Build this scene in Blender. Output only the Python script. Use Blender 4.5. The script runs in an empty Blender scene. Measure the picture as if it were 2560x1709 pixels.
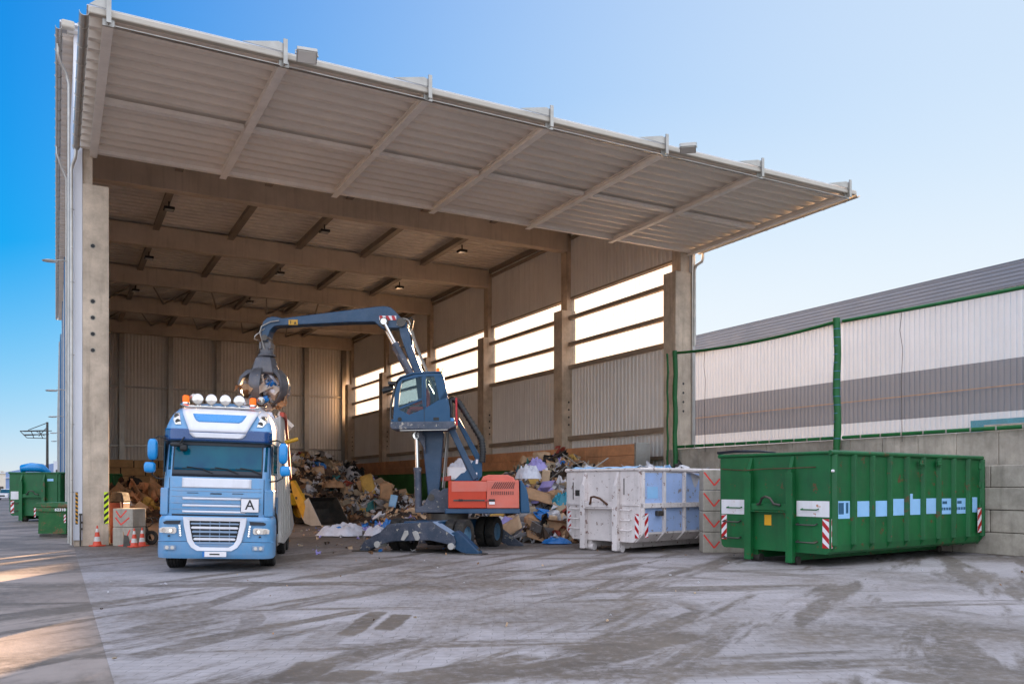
import bpy, bmesh, math, random
from mathutils import Vector, Matrix, noise
R = math.radians
random.seed(7)
scene = bpy.context.scene
col = scene.collection
PI = math.pi

# ------------------------------------------------------------------ survey data (metres)
TH = R(28.3686)                       # the camera's heading, clockwise from the hall's long axis (+Y)
S_, C_ = math.sin(TH), math.cos(TH)
EYE = 1.85
def fromcam(x, z):                    # metres right of / ahead of the photographer -> site coordinates
    return (x*C_ + z*S_, z*C_ - x*S_)

# ------------------------------------------------------------------ tagging
def tag(o, label=None, cat=None, group=None, kind=None):
    if label: o['label'] = label
    if cat: o['category'] = cat
    if group: o['group'] = group
    if kind: o['kind'] = kind
    return o
def thing(name, label, cat, loc=(0,0,0), rz=0, group=None):
    o = bpy.data.objects.new(name, None); col.objects.link(o)
    o.location = loc; o.rotation_euler = (0,0,rz); o.empty_display_size = .3
    return tag(o, label, cat, group)
def copy_tree(o, parent=None):
    c = o.copy(); col.objects.link(c); c.parent = parent
    for ch in [k for k in bpy.data.objects if k.parent == o]:
        copy_tree(ch, c)
    return c

# ------------------------------------------------------------------ mesh builder
class MB:
    def __init__(s): s.v = []; s.f = []; s.m = []
    def add(s, vs, fs, m=0):
        n = len(s.v); s.v += [tuple(p) for p in vs]
        for f in fs: s.f.append(tuple(i+n for i in f)); s.m.append(m)
    def box(s, x0, x1, y0, y1, z0, z1, m=0, M=None):
        vs = [Vector(p) for p in ((x0,y0,z0),(x1,y0,z0),(x1,y1,z0),(x0,y1,z0),(x0,y0,z1),(x1,y0,z1),(x1,y1,z1),(x0,y1,z1))]
        if M is not None: vs = [M @ p for p in vs]
        s.add(vs, [(0,3,2,1),(4,5,6,7),(0,1,5,4),(1,2,6,5),(2,3,7,6),(3,0,4,7)], m)
    def bar(s, a, b, w, h, m=0, up=(0,0,1)):           # rectangular bar from a to b
        a, b = Vector(a), Vector(b); d = (b-a).normalized(); u = Vector(up)
        x = d.cross(u)
        if x.length < 1e-4: x = d.cross(Vector((1,0,0)))
        x.normalize(); y = x.cross(d)
        vs = []
        for p in (a, b):
            for sx, sy in ((-1,-1),(1,-1),(1,1),(-1,1)): vs.append(p + x*sx*w/2 + y*sy*h/2)
        s.add(vs, [(0,1,2,3),(7,6,5,4),(0,4,5,1),(1,5,6,2),(2,6,7,3),(3,7,4,0)], m)
    def cyl(s, a, b, r0, r1=None, n=16, m=0, cap=True):
        if r1 is None: r1 = r0
        a, b = Vector(a), Vector(b); d = (b-a).normalized()
        x = d.orthogonal().normalized(); y = d.cross(x)
        vs = []
        for p, r in ((a,r0),(b,r1)):
            for i in range(n):
                t = 2*PI*i/n; vs.append(p + x*math.cos(t)*r + y*math.sin(t)*r)
        fs = [(i,(i+1)%n,n+(i+1)%n,n+i) for i in range(n)]
        if cap: fs += [tuple(range(n-1,-1,-1)), tuple(range(n,2*n))]
        s.add(vs, fs, m)
    def tube(s, pts, r, n=8, m=0):
        pts = [Vector(p) for p in pts]; rings = []
        x = None
        for i, p in enumerate(pts):
            d = (pts[min(i+1,len(pts)-1)] - pts[max(i-1,0)]).normalized()
            if x is None: x = d.orthogonal().normalized()
            x = (x - d*x.dot(d)).normalized(); y = d.cross(x)
            rr = r[i] if isinstance(r,(list,tuple)) else r
            rings.append([p + x*math.cos(2*PI*k/n)*rr + y*math.sin(2*PI*k/n)*rr for k in range(n)])
        vs = [q for g in rings for q in g]; fs = []
        for i in range(len(rings)-1):
            for k in range(n): fs.append((i*n+k, i*n+(k+1)%n, (i+1)*n+(k+1)%n, (i+1)*n+k))
        fs += [tuple(range(n-1,-1,-1)), tuple(range((len(rings)-1)*n, len(rings)*n))]
        s.add(vs, fs, m)
    def lathe(s, prof, c=(0,0,0), axis='Z', n=24, m=0):     # prof: (radius, height)
        vs = []
        for r, h in prof:
            for i in range(n):
                t = 2*PI*i/n; a, b = r*math.cos(t), r*math.sin(t)
                p = (a,b,h) if axis == 'Z' else ((a,h,b) if axis == 'Y' else (h,a,b))
                vs.append((p[0]+c[0],p[1]+c[1],p[2]+c[2]))
        fs = []
        for j in range(len(prof)-1):
            for i in range(n): fs.append((j*n+i, j*n+(i+1)%n, (j+1)*n+(i+1)%n, (j+1)*n+i))
        s.add(vs, fs, m)
    def prism(s, pts, a, b, axis='Y', m=0):                 # polygon (p,q) extruded along axis
        def P(p, q, t): return (p,t,q) if axis == 'Y' else ((t,p,q) if axis == 'X' else (p,q,t))
        n = len(pts)
        vs = [P(p,q,a) for p,q in pts] + [P(p,q,b) for p,q in pts]
        s.add(vs, [tuple(range(n)), tuple(range(2*n-1,n-1,-1))] + [(i,n+i,n+(i+1)%n,(i+1)%n) for i in range(n)], m)
    def corr(s, O, U, V, N, W, H, pitch, depth, m=0, t=.12, op=.5):   # profiled metal sheet, ribs along V
        O, U, V, N = map(Vector, (O,U,V,N)); us = []
        k = 0.0
        while k*pitch < W - 1e-6:
            for a, d in ((0,0),(1-op-t,0),(1-op,1),(1-t,1)):
                x = (k+a)*pitch
                if x < W: us.append((x,d*depth))
            k += 1
        us.append((W,0)); n = len(us); vs = []
        for h in (0, H):
            for x, d in us: vs.append(O + U*x + V*h + N*d)
        s.add(vs, [(i,i+1,n+i+1,n+i) for i in range(n-1)], m)
    def build(s, name, mats, parent=None, smooth=None, bevel=0, loc=None, rot=None, recalc=True, seg=2):
        me = bpy.data.meshes.new(name); me.from_pydata(s.v, [], s.f)
        if not isinstance(mats, (list,tuple)): mats = [mats]
        for q in mats: me.materials.append(q)
        for p, i in zip(me.polygons, s.m): p.material_index = i
        if recalc:
            bm = bmesh.new(); bm.from_mesh(me); bmesh.ops.recalc_face_normals(bm, faces=bm.faces); bm.to_mesh(me); bm.free()
        if smooth is not None:
            for p in me.polygons: p.use_smooth = True
            me.set_sharp_from_angle(angle=R(smooth))
        me.update()
        o = bpy.data.objects.new(name, me); col.objects.link(o)
        if parent: o.parent = parent
        if loc is not None: o.location = loc
        if rot is not None: o.rotation_euler = rot
        if bevel:
            b = o.modifiers.new('bevel','BEVEL'); b.width = bevel; b.segments = seg; b.limit_method = 'ANGLE'; b.angle_limit = R(35)
        return o

def text_mesh(name, s, size, m, parent, loc, rot, depth=.002, sx=1, bold=0):
    cu = bpy.data.curves.new(name, 'FONT'); cu.body = s; cu.size = size; cu.extrude = depth; cu.align_x = 'CENTER'; cu.align_y = 'CENTER'; cu.offset = bold
    t = bpy.data.objects.new(name, cu); col.objects.link(t)
    me = bpy.data.meshes.new_from_object(t.evaluated_get(bpy.context.evaluated_depsgraph_get()))
    bpy.data.objects.remove(t); me.materials.clear(); me.materials.append(m)
    o = bpy.data.objects.new(name, me); col.objects.link(o); o.parent = parent; o.location = loc; o.rotation_euler = rot; o.scale = (sx,1,1)
    return o

# ------------------------------------------------------------------ materials
def lin(h):
    h = h.lstrip('#'); c = [int(h[i:i+2],16)/255 for i in (0,2,4)]
    return tuple((x/12.92 if x <= .04045 else ((x+.055)/1.055)**2.4) for x in c) + (1,)
def newmat(name):
    m = bpy.data.materials.new(name); m.use_nodes = True; nt = m.node_tree
    return m, nt, nt.nodes['Principled BSDF']
def N(nt, t, **k):
    n = nt.nodes.new(t)
    for a, b in k.items(): setattr(n, a, b)
    return n
def mixc(nt, fac, a, b, mode='MIX'):
    n = N(nt, 'ShaderNodeMix', data_type='RGBA', blend_type=mode)
    for sock, v in ((0,fac),(6,a),(7,b)):
        if isinstance(v, bpy.types.NodeSocket): nt.links.new(v, n.inputs[sock])
        else: n.inputs[sock].default_value = v
    return n.outputs[2]
def noise_t(nt, vec, scale, detail=5, rough=.6, lo=.4, hi=.6, stretch=None):
    if stretch:
        mp = N(nt, 'ShaderNodeMapping'); mp.inputs['Scale'].default_value = stretch; nt.links.new(vec, mp.inputs[0]); vec = mp.outputs[0]
    n = N(nt, 'ShaderNodeTexNoise'); n.inputs['Scale'].default_value = scale; n.inputs['Detail'].default_value = detail; n.inputs['Roughness'].default_value = rough
    nt.links.new(vec, n.inputs[0])
    r = N(nt, 'ShaderNodeMapRange'); r.inputs[1].default_value = lo; r.inputs[2].default_value = hi; nt.links.new(n.outputs[0], r.inputs[0])
    return r.outputs[0]
def mth(nt, op, a, b=None, clamp=False):
    n = N(nt, 'ShaderNodeMath', operation=op, use_clamp=clamp)
    for i, v in enumerate((a,b)):
        if v is None: continue
        if isinstance(v, bpy.types.NodeSocket): nt.links.new(v, n.inputs[i])
        else: n.inputs[i].default_value = v
    return n.outputs[0]
def surf(name, c, rough=.6, metal=0, tone=.15, tscale=1.2, streak=0, streakc='#4a4238', spots=0, spotc='#5a3018', spotscale=9, bump=.0, bscale=40, grime=0, grimec='#3a352e', trans=0, coat=0, vary=0):
    """painted / cast surface: slow tone changes, vertical run-off streaks, rust or chip spots, fine bump"""
    m, nt, b = newmat(name); tc = N(nt, 'ShaderNodeTexCoord').outputs['Object']
    c = lin(c) if isinstance(c, str) else tuple(c)+(1,)
    cur = c
    if vary:                                    # differs from copy to copy
        oi = N(nt, 'ShaderNodeObjectInfo').outputs['Random']
        cur = mixc(nt, oi, c, tuple(x*(1-vary) for x in c[:3])+(1,))
    if tone:
        n1 = noise_t(nt, tc, tscale, 6, .65, .3, .7)
        dk = tuple(x*(1-tone*1.6) for x in c[:3])+(1,); lt = tuple(min(1,x*(1+tone*.7)) for x in c[:3])+(1,)
        cur = mixc(nt, n1, dk, lt)
    if streak:
        s1 = noise_t(nt, tc, 1, 5, .6, .52, .72, (5,5,.35)); cur = mixc(nt, mth(nt,'MULTIPLY',s1,streak), cur, lin(streakc))
    if grime:
        s3 = noise_t(nt, tc, 2.3, 8, .75, .42, .68); cur = mixc(nt, mth(nt,'MULTIPLY',s3,grime), cur, lin(grimec))
    if spots:
        s2 = noise_t(nt, tc, spotscale, 7, .7, .622-spots*.08, .645-spots*.08); cur = mixc(nt, mth(nt,'MULTIPLY',s2,.85), cur, lin(spotc))
    if isinstance(cur, bpy.types.NodeSocket): nt.links.new(cur, b.inputs['Base Color'])
    else: b.inputs['Base Color'].default_value = cur
    b.inputs['Metallic'].default_value = metal
    rn = noise_t(nt, tc, tscale*3, 4, .6, .2, .8); rr = mth(nt,'ADD',mth(nt,'MULTIPLY',rn,.22),rough-.11,True); nt.links.new(rr, b.inputs['Roughness'])
    if coat: b.inputs['Coat Weight'].default_value = coat; b.inputs['Coat Roughness'].default_value = .08
    if bump:
        nn = N(nt,'ShaderNodeTexNoise'); nn.inputs['Scale'].default_value = bscale; nn.inputs['Detail'].default_value = 6; nt.links.new(tc, nn.inputs[0])
        bp = N(nt,'ShaderNodeBump'); bp.inputs['Strength'].default_value = bump; bp.inputs['Distance'].default_value = .01; nt.links.new(nn.outputs[0], bp.inputs['Height']); nt.links.new(bp.outputs[0], b.inputs['Normal'])
    return m
def glassy(name, tint, alpha=.35, rough=.05):
    m, nt, b = newmat(name); b.inputs['Base Color'].default_value = lin(tint); b.inputs['Roughness'].default_value = rough; b.inputs['Specular IOR Level'].default_value = .8
    tr = N(nt,'ShaderNodeBsdfTransparent'); tr.inputs[0].default_value = (.78,.90,.96,1)
    mx = N(nt,'ShaderNodeMixShader'); mx.inputs[0].default_value = .80
    nt.links.new(b.outputs[0], mx.inputs[1]); nt.links.new(tr.outputs[0], mx.inputs[2]); nt.links.new(mx.outputs[0], nt.nodes['Material Output'].inputs[0])
    return m
def emit(name, c, s):
    m, nt, b = newmat(name); b.inputs['Base Color'].default_value = lin(c); b.inputs['Emission Color'].default_value = lin(c); b.inputs['Emission Strength'].default_value = s; return m

M = {}
M['concrete'] = surf('concrete', '#cfbca6', .85, tone=.22, tscale=.9, streak=.35, streakc='#5b5145', grime=.25, grimec='#5a5248', bump=.3, bscale=30)
M['beam'] = surf('beam_concrete', '#c4b7a8', .85, tone=.14, tscale=.5, streak=.2, streakc='#4f4234', bump=.15)
M['block'] = surf('block_concrete', '#b3a899', .9, tone=.25, tscale=.8, streak=.4, streakc='#6a6257', grime=.35, grimec='#55503f', bump=.5, bscale=22)
M['blockwarm'] = surf('block_sandy', '#cfa676', .9, tone=.2, tscale=.7, grime=.25, grimec='#6b543a', bump=.4, bscale=22)
M['darkjoint'] = surf('joint', '#3d342b', .95, tone=.1)
M['sheet'] = surf('cladding_sheet', '#e8e5e0', .5, tone=.08, tscale=.25, streak=.12, streakc='#7b7062')
M['sheetback'] = surf('cladding_back', '#e6e2dc', .5, tone=.1, tscale=.2, streak=.2, streakc='#6a5f52')
M['deck'] = surf('roof_deck', '#e6dbcd', .5, tone=.06, tscale=.5, grime=.06, grimec='#6e5a4a')
M['deckin'] = surf('roof_deck_inside', '#e2dad0', .6, tone=.12, tscale=.4, grime=.15)
M['galv'] = surf('galvanised_steel', '#a8a49c', .42, .55, tone=.12, tscale=2.5)
M['steelpaint'] = surf('girder_paint', '#f0e9df', .5, tone=.08, tscale=1, grime=.12, grimec='#6d6257')
M['purlin'] = surf('purlin_steel', '#8f8478', .55, .2, tone=.1)
M['rail'] = surf('rail_steel', '#9c8e7e', .5, .2, tone=.12)
M['fascia'] = surf('cream_fascia', '#b9b0a2', .5, tone=.05, tscale=.5, grime=.1)
M['white'] = surf('white_cladding', '#d8d8dc', .45, tone=.05, tscale=.3, streak=.08, streakc='#8d8a88')
M['bluewall'] = surf('blue_cladding', '#3f6f9c', .4, tone=.15, tscale=.4)
M['pipe'] = surf('zinc_pipe', '#b5b0a8', .35, .6, tone=.12, tscale=2)
M['black'] = surf('black_plastic', '#141414', .5, tone=.2)
M['rubber'] = surf('rubber', '#1c1a19', .85, tone=.3, tscale=4, grime=.5, grimec='#5d5346', bump=.3, bscale=60)
M['steeldark'] = surf('dark_steel', '#4a4744', .45, .6, tone=.25, tscale=3, grime=.35, grimec='#7a6a58')
M['wood'] = surf('boards', '#d89c70', .7, tone=.2, tscale=.6, grime=.3, grimec='#6b452a', bump=.2, bscale=25)
M['greenboard'] = surf('green_paint_wall', '#4a8a44', .7, tone=.2, tscale=.8, grime=.3, grimec='#24351d')
M['dirtmark'] = surf('red_spray', '#e0453c', .8, tone=.15, tscale=5)
M['green'] = surf('green_container_paint', '#04602d', .5, tone=.25, tscale=.8, streak=.35, streakc='#0a3a1c', spots=.18, spotc='#5a3a1c', spotscale=3.0, grime=.24, grimec='#2c4a2a', bump=.12, bscale=6)
M['green2'] = surf('green_worn_paint', '#0d5f26', .5, tone=.25, tscale=1.2, streak=.2, streakc='#0a4a1c', spots=.9, spotc='#6a4a2a', spotscale=2.5, grime=.2, grimec='#5b5a3a')
M['whitepaint'] = surf('white_container_paint', '#dacfca', .5, tone=.1, tscale=.8, streak=.3, streakc='#8a8078', spots=.3, spotc='#6a3f28', spotscale=7, grime=.2, grimec='#8d8178', bump=.1, bscale=8)
M['whitepatch'] = surf('white_patch', '#ddd8d8', .5, tone=.06, spots=.45, spotc='#b0672a', spotscale=3, streak=.12, streakc='#a06a3a')
M['sticker'] = surf('pale_blue_sticker', '#8fbfe6', .45, tone=.06, tscale=2, grime=.12, grimec='#d0dbe6')
M['stickerink'] = surf('sticker_ink', '#2a5a78', .5, tone=.2, tscale=8)
M['red'] = surf('signal_red', '#b3161c', .4, tone=.1)
M['stripewhite'] = surf('stripe_white', '#e4dede', .4, tone=.05)
M['yellowgreen'] = surf('fluo_yellow', '#cdea1c', .45, tone=.05)
M['amberstripe'] = surf('amber_stripe', '#e0a018', .45, tone=.05)
M['yellow'] = surf('machine_yellow', '#d8a01c', .45, tone=.15, grime=.3, grimec='#5a4420', tscale=2)
M['rust'] = surf('rusty_steel', '#5b3a26', .75, .2, tone=.3, tscale=4)
M['tblue'] = surf('truck_blue', '#5a92bc', .38, tone=.07, tscale=.8, streak=.15, streakc='#8d8780', grime=.28, grimec='#9a98a8', coat=.4)
M['tblue2'] = surf('truck_deep_blue', '#0d3f78', .25, tone=.05, coat=.5)
M['tbluemid'] = surf('truck_mid_blue', '#2f86c4', .28, tone=.05, coat=.4)
M['twhite'] = surf('truck_white', '#dad8dc', .35, tone=.04, tscale=1, streak=.12, streakc='#a09a92', grime=.14, grimec='#a8a0a0', coat=.3)
M['mirror'] = surf('mirror_blue', '#0583c4', .3, tone=.03, coat=.4)
M['tgrey'] = surf('truck_grey', '#7e93ab', .45, tone=.1, grime=.2, grimec='#7d7468')
M['tbody'] = surf('truck_body_grey', '#b9b4ad', .5, tone=.15, tscale=1, streak=.3, streakc='#7e766c', grime=.25, grimec='#6d655b')
M['tdark'] = surf('truck_dark_trim', '#1d222b', .4, tone=.15)
M['chrome'] = surf('chrome', '#d6d2cc', .15, 1, tone=.05)
M['lens'] = surf('lamp_lens', '#e8e4dc', .1, .5, tone=.05)
M['lenson'] = emit('lit_lamp', '#fff6e8', .16)
M['amber'] = emit('amber_lens', '#ff6a08', .07)
M['redframe'] = surf('red_frame', '#b5432f', .5, tone=.2, grime=.2)
M['eblue'] = surf('machine_blue', '#0f3a58', .38, tone=.12, tscale=1.5, grime=.32, grimec='#565f72')
M['eblued'] = surf('machine_blue_dusty', '#37404f', .5, tone=.18, tscale=1.8, grime=.5, grimec='#77737a', spots=.15, spotc='#b5aa9a', spotscale=6)
M['ecab'] = surf('cab_blue', '#044264', .5, tone=.08, tscale=1.5, grime=.08, grimec='#4d6078')
M['eorange'] = surf('machine_red', '#c23405', .5, tone=.1, tscale=1, grime=.1)
M['epink'] = surf('machine_red_dusty', '#cc6450', .55, tone=.08, tscale=1, grime=.15, grimec='#b5908a')
M['egrapple'] = surf('grapple_grey', '#5a5a60', .5, .4, tone=.2, tscale=3, grime=.4, grimec='#8d8478')
M['rimblue'] = surf('rim_blue', '#4f7690', .5, tone=.15, grime=.3, grimec='#7a7670')
M['hose'] = surf('hose', '#2a2724', .5, tone=.2, tscale=6)
M['cushion'] = surf('seat_fabric', '#3a3a3f', .9, tone=.1)
M['skin'] = surf('skin', '#c98f72', .6, tone=.05)
M['hivis'] = surf('red_orange_workwear', '#e0432c', .8, tone=.1)
M['trouser'] = surf('dark_trousers', '#32405a', .85, tone=.1)
M['glass'] = glassy('cab_glass', '#0f3a48', .30, .04)
M['shield'], nt, b = newmat('windscreen')
tc = N(nt,'ShaderNodeTexCoord').outputs['Object']
nt.links.new(mixc(nt, noise_t(nt, tc, 1.3, 3, .5, .35, .7), lin('#03425f'), lin('#07606e')), b.inputs['Base Color'])
b.inputs['Roughness'].default_value = .04; b.inputs['Specular IOR Level'].default_value = .35; b.inputs['IOR'].default_value = 1.45
M['cone'] = surf('cone_orange', '#d8482a', .5, tone=.12, grime=.25, grimec='#6d4a3a')
M['conew'] = surf('cone_white', '#cfc8c0', .5, tone=.1, grime=.2)
M['netgreen'] = surf('green_netting_border', '#0c5f29', .6, tone=.2, tscale=4)
M['plastic'] = surf('white_plastic_film', '#c9c8d0', .35, tone=.12, tscale=5)
M['bagblue'] = surf('blue_plastic', '#1a6fb8', .4, tone=.15, tscale=4)
M['teal'] = surf('teal_tarp', '#1a7f93', .5, tone=.15, tscale=4)
M['card'] = surf('cardboard', '#a88260', .85, tone=.18, tscale=3, vary=.2)
M['foam'] = surf('yellow_foam', '#c09a50', .9, tone=.15, tscale=3)
# translucent rooflight sheet: part of the sun goes straight through, part scatters
m, nt, b = newmat('translucent_sheet'); M['translucent'] = m
tl = N(nt,'ShaderNodeBsdfTranslucent'); tl.inputs[0].default_value = (.62,.56,.52,1)
tr = N(nt,'ShaderNodeBsdfTransparent'); tr.inputs[0].default_value = (1,.93,.84,1)
mx = N(nt,'ShaderNodeMixShader'); mx.inputs[0].default_value = .80
nt.links.new(tl.outputs[0], mx.inputs[1]); nt.links.new(tr.outputs[0], mx.inputs[2]); nt.links.new(mx.outputs[0], nt.nodes['Material Output'].inputs[0])
# fence net
m, nt, b = newmat('fine_net'); M['net'] = m
b.inputs['Base Color'].default_value = lin('#9a9a98'); b.inputs['Roughness'].default_value = .8
tr = N(nt,'ShaderNodeBsdfTransparent'); mx = N(nt,'ShaderNodeMixShader'); mx.inputs[0].default_value = .80
nt.links.new(b.outputs[0], mx.inputs[1]); nt.links.new(tr.outputs[0], mx.inputs[2]); nt.links.new(mx.outputs[0], nt.nodes['Material Output'].inputs[0])

# ------------------------------------------------------------------ ground materials
def arc_mask(nt, X, Y, cx, cy, r, w, seedvec):
    dx = mth(nt,'SUBTRACT',X,cx); dy = mth(nt,'SUBTRACT',Y,cy)
    d = mth(nt,'SQRT', mth(nt,'ADD', mth(nt,'MULTIPLY',dx,dx), mth(nt,'MULTIPLY',dy,dy)))
    e = mth(nt,'ABSOLUTE', mth(nt,'SUBTRACT',d,r))
    return mth(nt,'SUBTRACT',1.0, mth(nt,'MULTIPLY',mth(nt,'SUBTRACT',e,w*.75),1/(w*.5),True), True)
def win(nt, X, Y, p, rad):
    dx = mth(nt,'SUBTRACT',X,p[0]); dy = mth(nt,'SUBTRACT',Y,p[1]); d = mth(nt,'SQRT', mth(nt,'ADD', mth(nt,'MULTIPLY',dx,dx), mth(nt,'MULTIPLY',dy,dy)))
    return mth(nt,'SUBTRACT',1.0,mth(nt,'MULTIPLY',mth(nt,'SUBTRACT',d,rad*.6),1/(rad*.5),True),True)
def seg_mask(nt, X, Y, x0, y0, x1, y1, w):
    L = math.hypot(x1-x0,y1-y0); ux, uy = (x1-x0)/L, (y1-y0)/L
    dx = mth(nt,'SUBTRACT',X,x0); dy = mth(nt,'SUBTRACT',Y,y0)
    a = mth(nt,'ADD',mth(nt,'MULTIPLY',dx,ux),mth(nt,'MULTIPLY',dy,uy)); c = mth(nt,'ABSOLUTE',mth(nt,'SUBTRACT',mth(nt,'MULTIPLY',dx,-uy),mth(nt,'MULTIPLY',dy,-ux)))
    e = mth(nt,'ABSOLUTE',mth(nt,'SUBTRACT',a,L/2))
    m1 = mth(nt,'SUBTRACT',1.0,mth(nt,'MULTIPLY',mth(nt,'SUBTRACT',c,w*.7),1/(w*.4),True),True)
    m2 = mth(nt,'SUBTRACT',1.0,mth(nt,'MULTIPLY',mth(nt,'SUBTRACT',e,L*.38),1/(L*.14),True),True)
    return mth(nt,'MULTIPLY',m1,m2)
def dirtstrokes(nt, tc, ang, sx, sy, sc, lo, hi):     # scraped streaks lying in one direction
    mp = N(nt,'ShaderNodeMapping'); mp.inputs['Rotation'].default_value = (0,0,ang); nt.links.new(tc, mp.inputs[0])
    return noise_t(nt, mp.outputs[0], sc, 7, .62, lo, hi, (sx,sy,1))
def pt(u, v):                                          # ground point under a sighted mark of the survey photo
    a = (u-1174.5)/1938; b = (1113-v)/1938; t = -EYE/b
    return ((a*C_+S_)*t, (C_-a*S_)*t)
def ground_mat(name, base, light, pavers):
    m, nt, b = newmat(name); tc = N(nt,'ShaderNodeTexCoord').outputs['Object']
    sp = N(nt,'ShaderNodeSeparateXYZ'); nt.links.new(tc, sp.inputs[0])
    wb = N(nt,'ShaderNodeTexNoise'); wb.inputs['Scale'].default_value = 1.1; wb.inputs['Detail'].default_value = 5; nt.links.new(tc, wb.inputs[0])
    wob = mth(nt,'MULTIPLY',mth(nt,'SUBTRACT',wb.outputs[0],.5),.5)
    X = mth(nt,'ADD',sp.outputs[0],wob); Y = mth(nt,'ADD',sp.outputs[1],wob)
    n1 = noise_t(nt, tc, .35, 8, .6, .3, .7)
    cur = mixc(nt, n1, lin(base), lin(light))
    hgt = None
    if pavers:
        bk = N(nt,'ShaderNodeTexBrick'); bk.inputs['Scale'].default_value = 1
        bk.inputs['Brick Width'].default_value = .30; bk.inputs['Row Height'].default_value = .15; bk.inputs['Mortar Size'].default_value = .006; bk.inputs['Mortar Smooth'].default_value = .3; bk.inputs['Bias'].default_value = 0
        mp = N(nt,'ShaderNodeMapping'); mp.inputs['Rotation'].default_value = (0,0,R(28)); nt.links.new(tc, mp.inputs[0])
        dn = N(nt,'ShaderNodeTexNoise'); dn.inputs['Scale'].default_value = 6; nt.links.new(mp.outputs[0], dn.inputs[0])
        vm = N(nt,'ShaderNodeVectorMath', operation='MULTIPLY_ADD'); nt.links.new(dn.outputs[1], vm.inputs[0]); vm.inputs[1].default_value = (.05,.05,0); nt.links.new(mp.outputs[0], vm.inputs[2])
        nt.links.new(vm.outputs[0], bk.inputs[0])
        bk.inputs['Color1'].default_value = (1,1,1,1); bk.inputs['Color2'].default_value = (.84,.84,.86,1); bk.inputs['Mortar'].default_value = (.35,.33,.32,1)
        cur = mixc(nt, .55, cur, bk.outputs[0], 'MULTIPLY'); hgt = bk.outputs[1]
    # dirt dragged over the paving: broad films, streaks in the driving directions, wheel tracks
    d1 = dirtstrokes(nt, tc, R(-35), .16, 1.1, .9, .47, .58); d2 = dirtstrokes(nt, tc, R(20), .14, 1.2, .8, .50, .62); d3 = noise_t(nt, tc, .22, 8, .62, .40, .64)
    fine = noise_t(nt, tc, 7, 6, .7, .3, .62)
    dm = mth(nt,'MAXIMUM',mth(nt,'MAXIMUM',d1,d2),d3)
    tr = None
    if pavers:
        tracks = []
        def circ(p, q, r_):
            (ax,ay),(bx,by),(cx,cy) = pt(*p),pt(*q),pt(*r_)
            d = 2*(ax*(by-cy)+bx*(cy-ay)+cx*(ay-by))
            ux = ((ax*ax+ay*ay)*(by-cy)+(bx*bx+by*by)*(cy-ay)+(cx*cx+cy*cy)*(ay-by))/d
            uy = ((ax*ax+ay*ay)*(cx-bx)+(bx*bx+by*by)*(ax-cx)+(cx*cx+cy*cy)*(bx-ax))/d
            return ux, uy, math.hypot(ax-ux,ay-uy)
        for p, q, s, w, k in (((1240,1345),(1440,1370),(1300,1435),.16,.5),((1200,1470),(1590,1430),(1420,1355),.22,.9),((1180,1560),(1600,1480),(1640,1400),.2,.6),((1750,1380),(1800,1420),(1700,1500),.12,.5),((1790,1370),(1852,1425),(1760,1520),.12,.55),((1000,1290),(1500,1300),(2200,1352),.3,.6),((1290,1490),(1600,1450),(1480,1478),.3,1.0),((880,1562),(1500,1478),(1250,1530),.3,.9),((1200,1330),(1700,1330),(1450,1322),.2,.6),((1880,1380),(2300,1420),(2080,1392),.15,.5)):
            cx, cy, r_ = circ(p,q,s); 
            (ax,ay),(bx,by),(mx_,my_) = pt(*p),pt(*q),pt(*s); ctr = ((ax+bx)/2*.5+mx_*.5,(ay+by)/2*.5+my_*.5)
            tracks.append((mth(nt,'MULTIPLY',arc_mask(nt,X,Y,cx,cy,r_,w,None),win(nt,X,Y,ctr,math.hypot(ax-bx,ay-by)*.62)),k))
        for a_, b_, w, k in (((785,1462),(872,1400),.17,.9),((690,1500),(820,1420),.3,.5),((330,1440),(640,1330),.2,.7),((250,1520),(700,1420),.25,.7),((350,1330),(980,1345),.12,.8),((850,1568),(1250,1500),.22,.8),((700,1330),(960,1280),.3,.7),((380,1480),(860,1395),.18,.8),((1450,1390),(1540,1395),.12,.7),((650,1568),(745,1515),.28,1.0),((745,1568),(838,1535),.28,1.0),((868,1450),(930,1405),.17,1.0),((560,1460),(580,1400),.2,.6),((2000,1540),(2200,1568),.25,.8),((270,1460),(520,1390),.3,.7),((1180,1370),(1420,1350),.2,.6)):
            (x0,y0),(x1,y1) = pt(*a_),pt(*b_); tracks.append((seg_mask(nt,X,Y,x0,y0,x1,y1,w),k))
        for t_, k in tracks:
            t_ = mth(nt,'MULTIPLY',t_,k); tr = t_ if tr is None else mth(nt,'MAXIMUM',tr,t_)
        # dirtier towards the tipping hall
        ins = N(nt,'ShaderNodeMapRange'); ins.inputs[1].default_value = 17; ins.inputs[2].default_value = 29; nt.links.new(Y, ins.inputs[0])
        dm = mth(nt,'MULTIPLY',dm,.8)
        dm = mth(nt,'MAXIMUM',dm,mth(nt,'MULTIPLY',tr,1.0))
        dm = mth(nt,'MAXIMUM',dm,mth(nt,'MULTIPLY',ins.outputs[0],.9))
    dm = mth(nt,'MULTIPLY',dm,mth(nt,'ADD',mth(nt,'MULTIPLY',fine,.6),.5),True)
    cr_ = N(nt,'ShaderNodeMapRange'); cr_.interpolation_type = 'SMOOTHSTEP'; cr_.inputs[1].default_value = .0; cr_.inputs[2].default_value = .88; nt.links.new(dm, cr_.inputs[0]); dm = cr_.outputs[0]
    dirt = mixc(nt, noise_t(nt, tc, .9, 6, .6, .3, .7), lin('#4a4037'), lin('#685c50'))
    cur = mixc(nt, dm, cur, dirt)
    lf = noise_t(nt, tc, 3.2, 5, .7, .66, .68); cur = mixc(nt, mth(nt,'MULTIPLY',lf,.35), cur, lin('#3d342c'))
    nt.links.new(cur, b.inputs['Base Color'])
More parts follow.
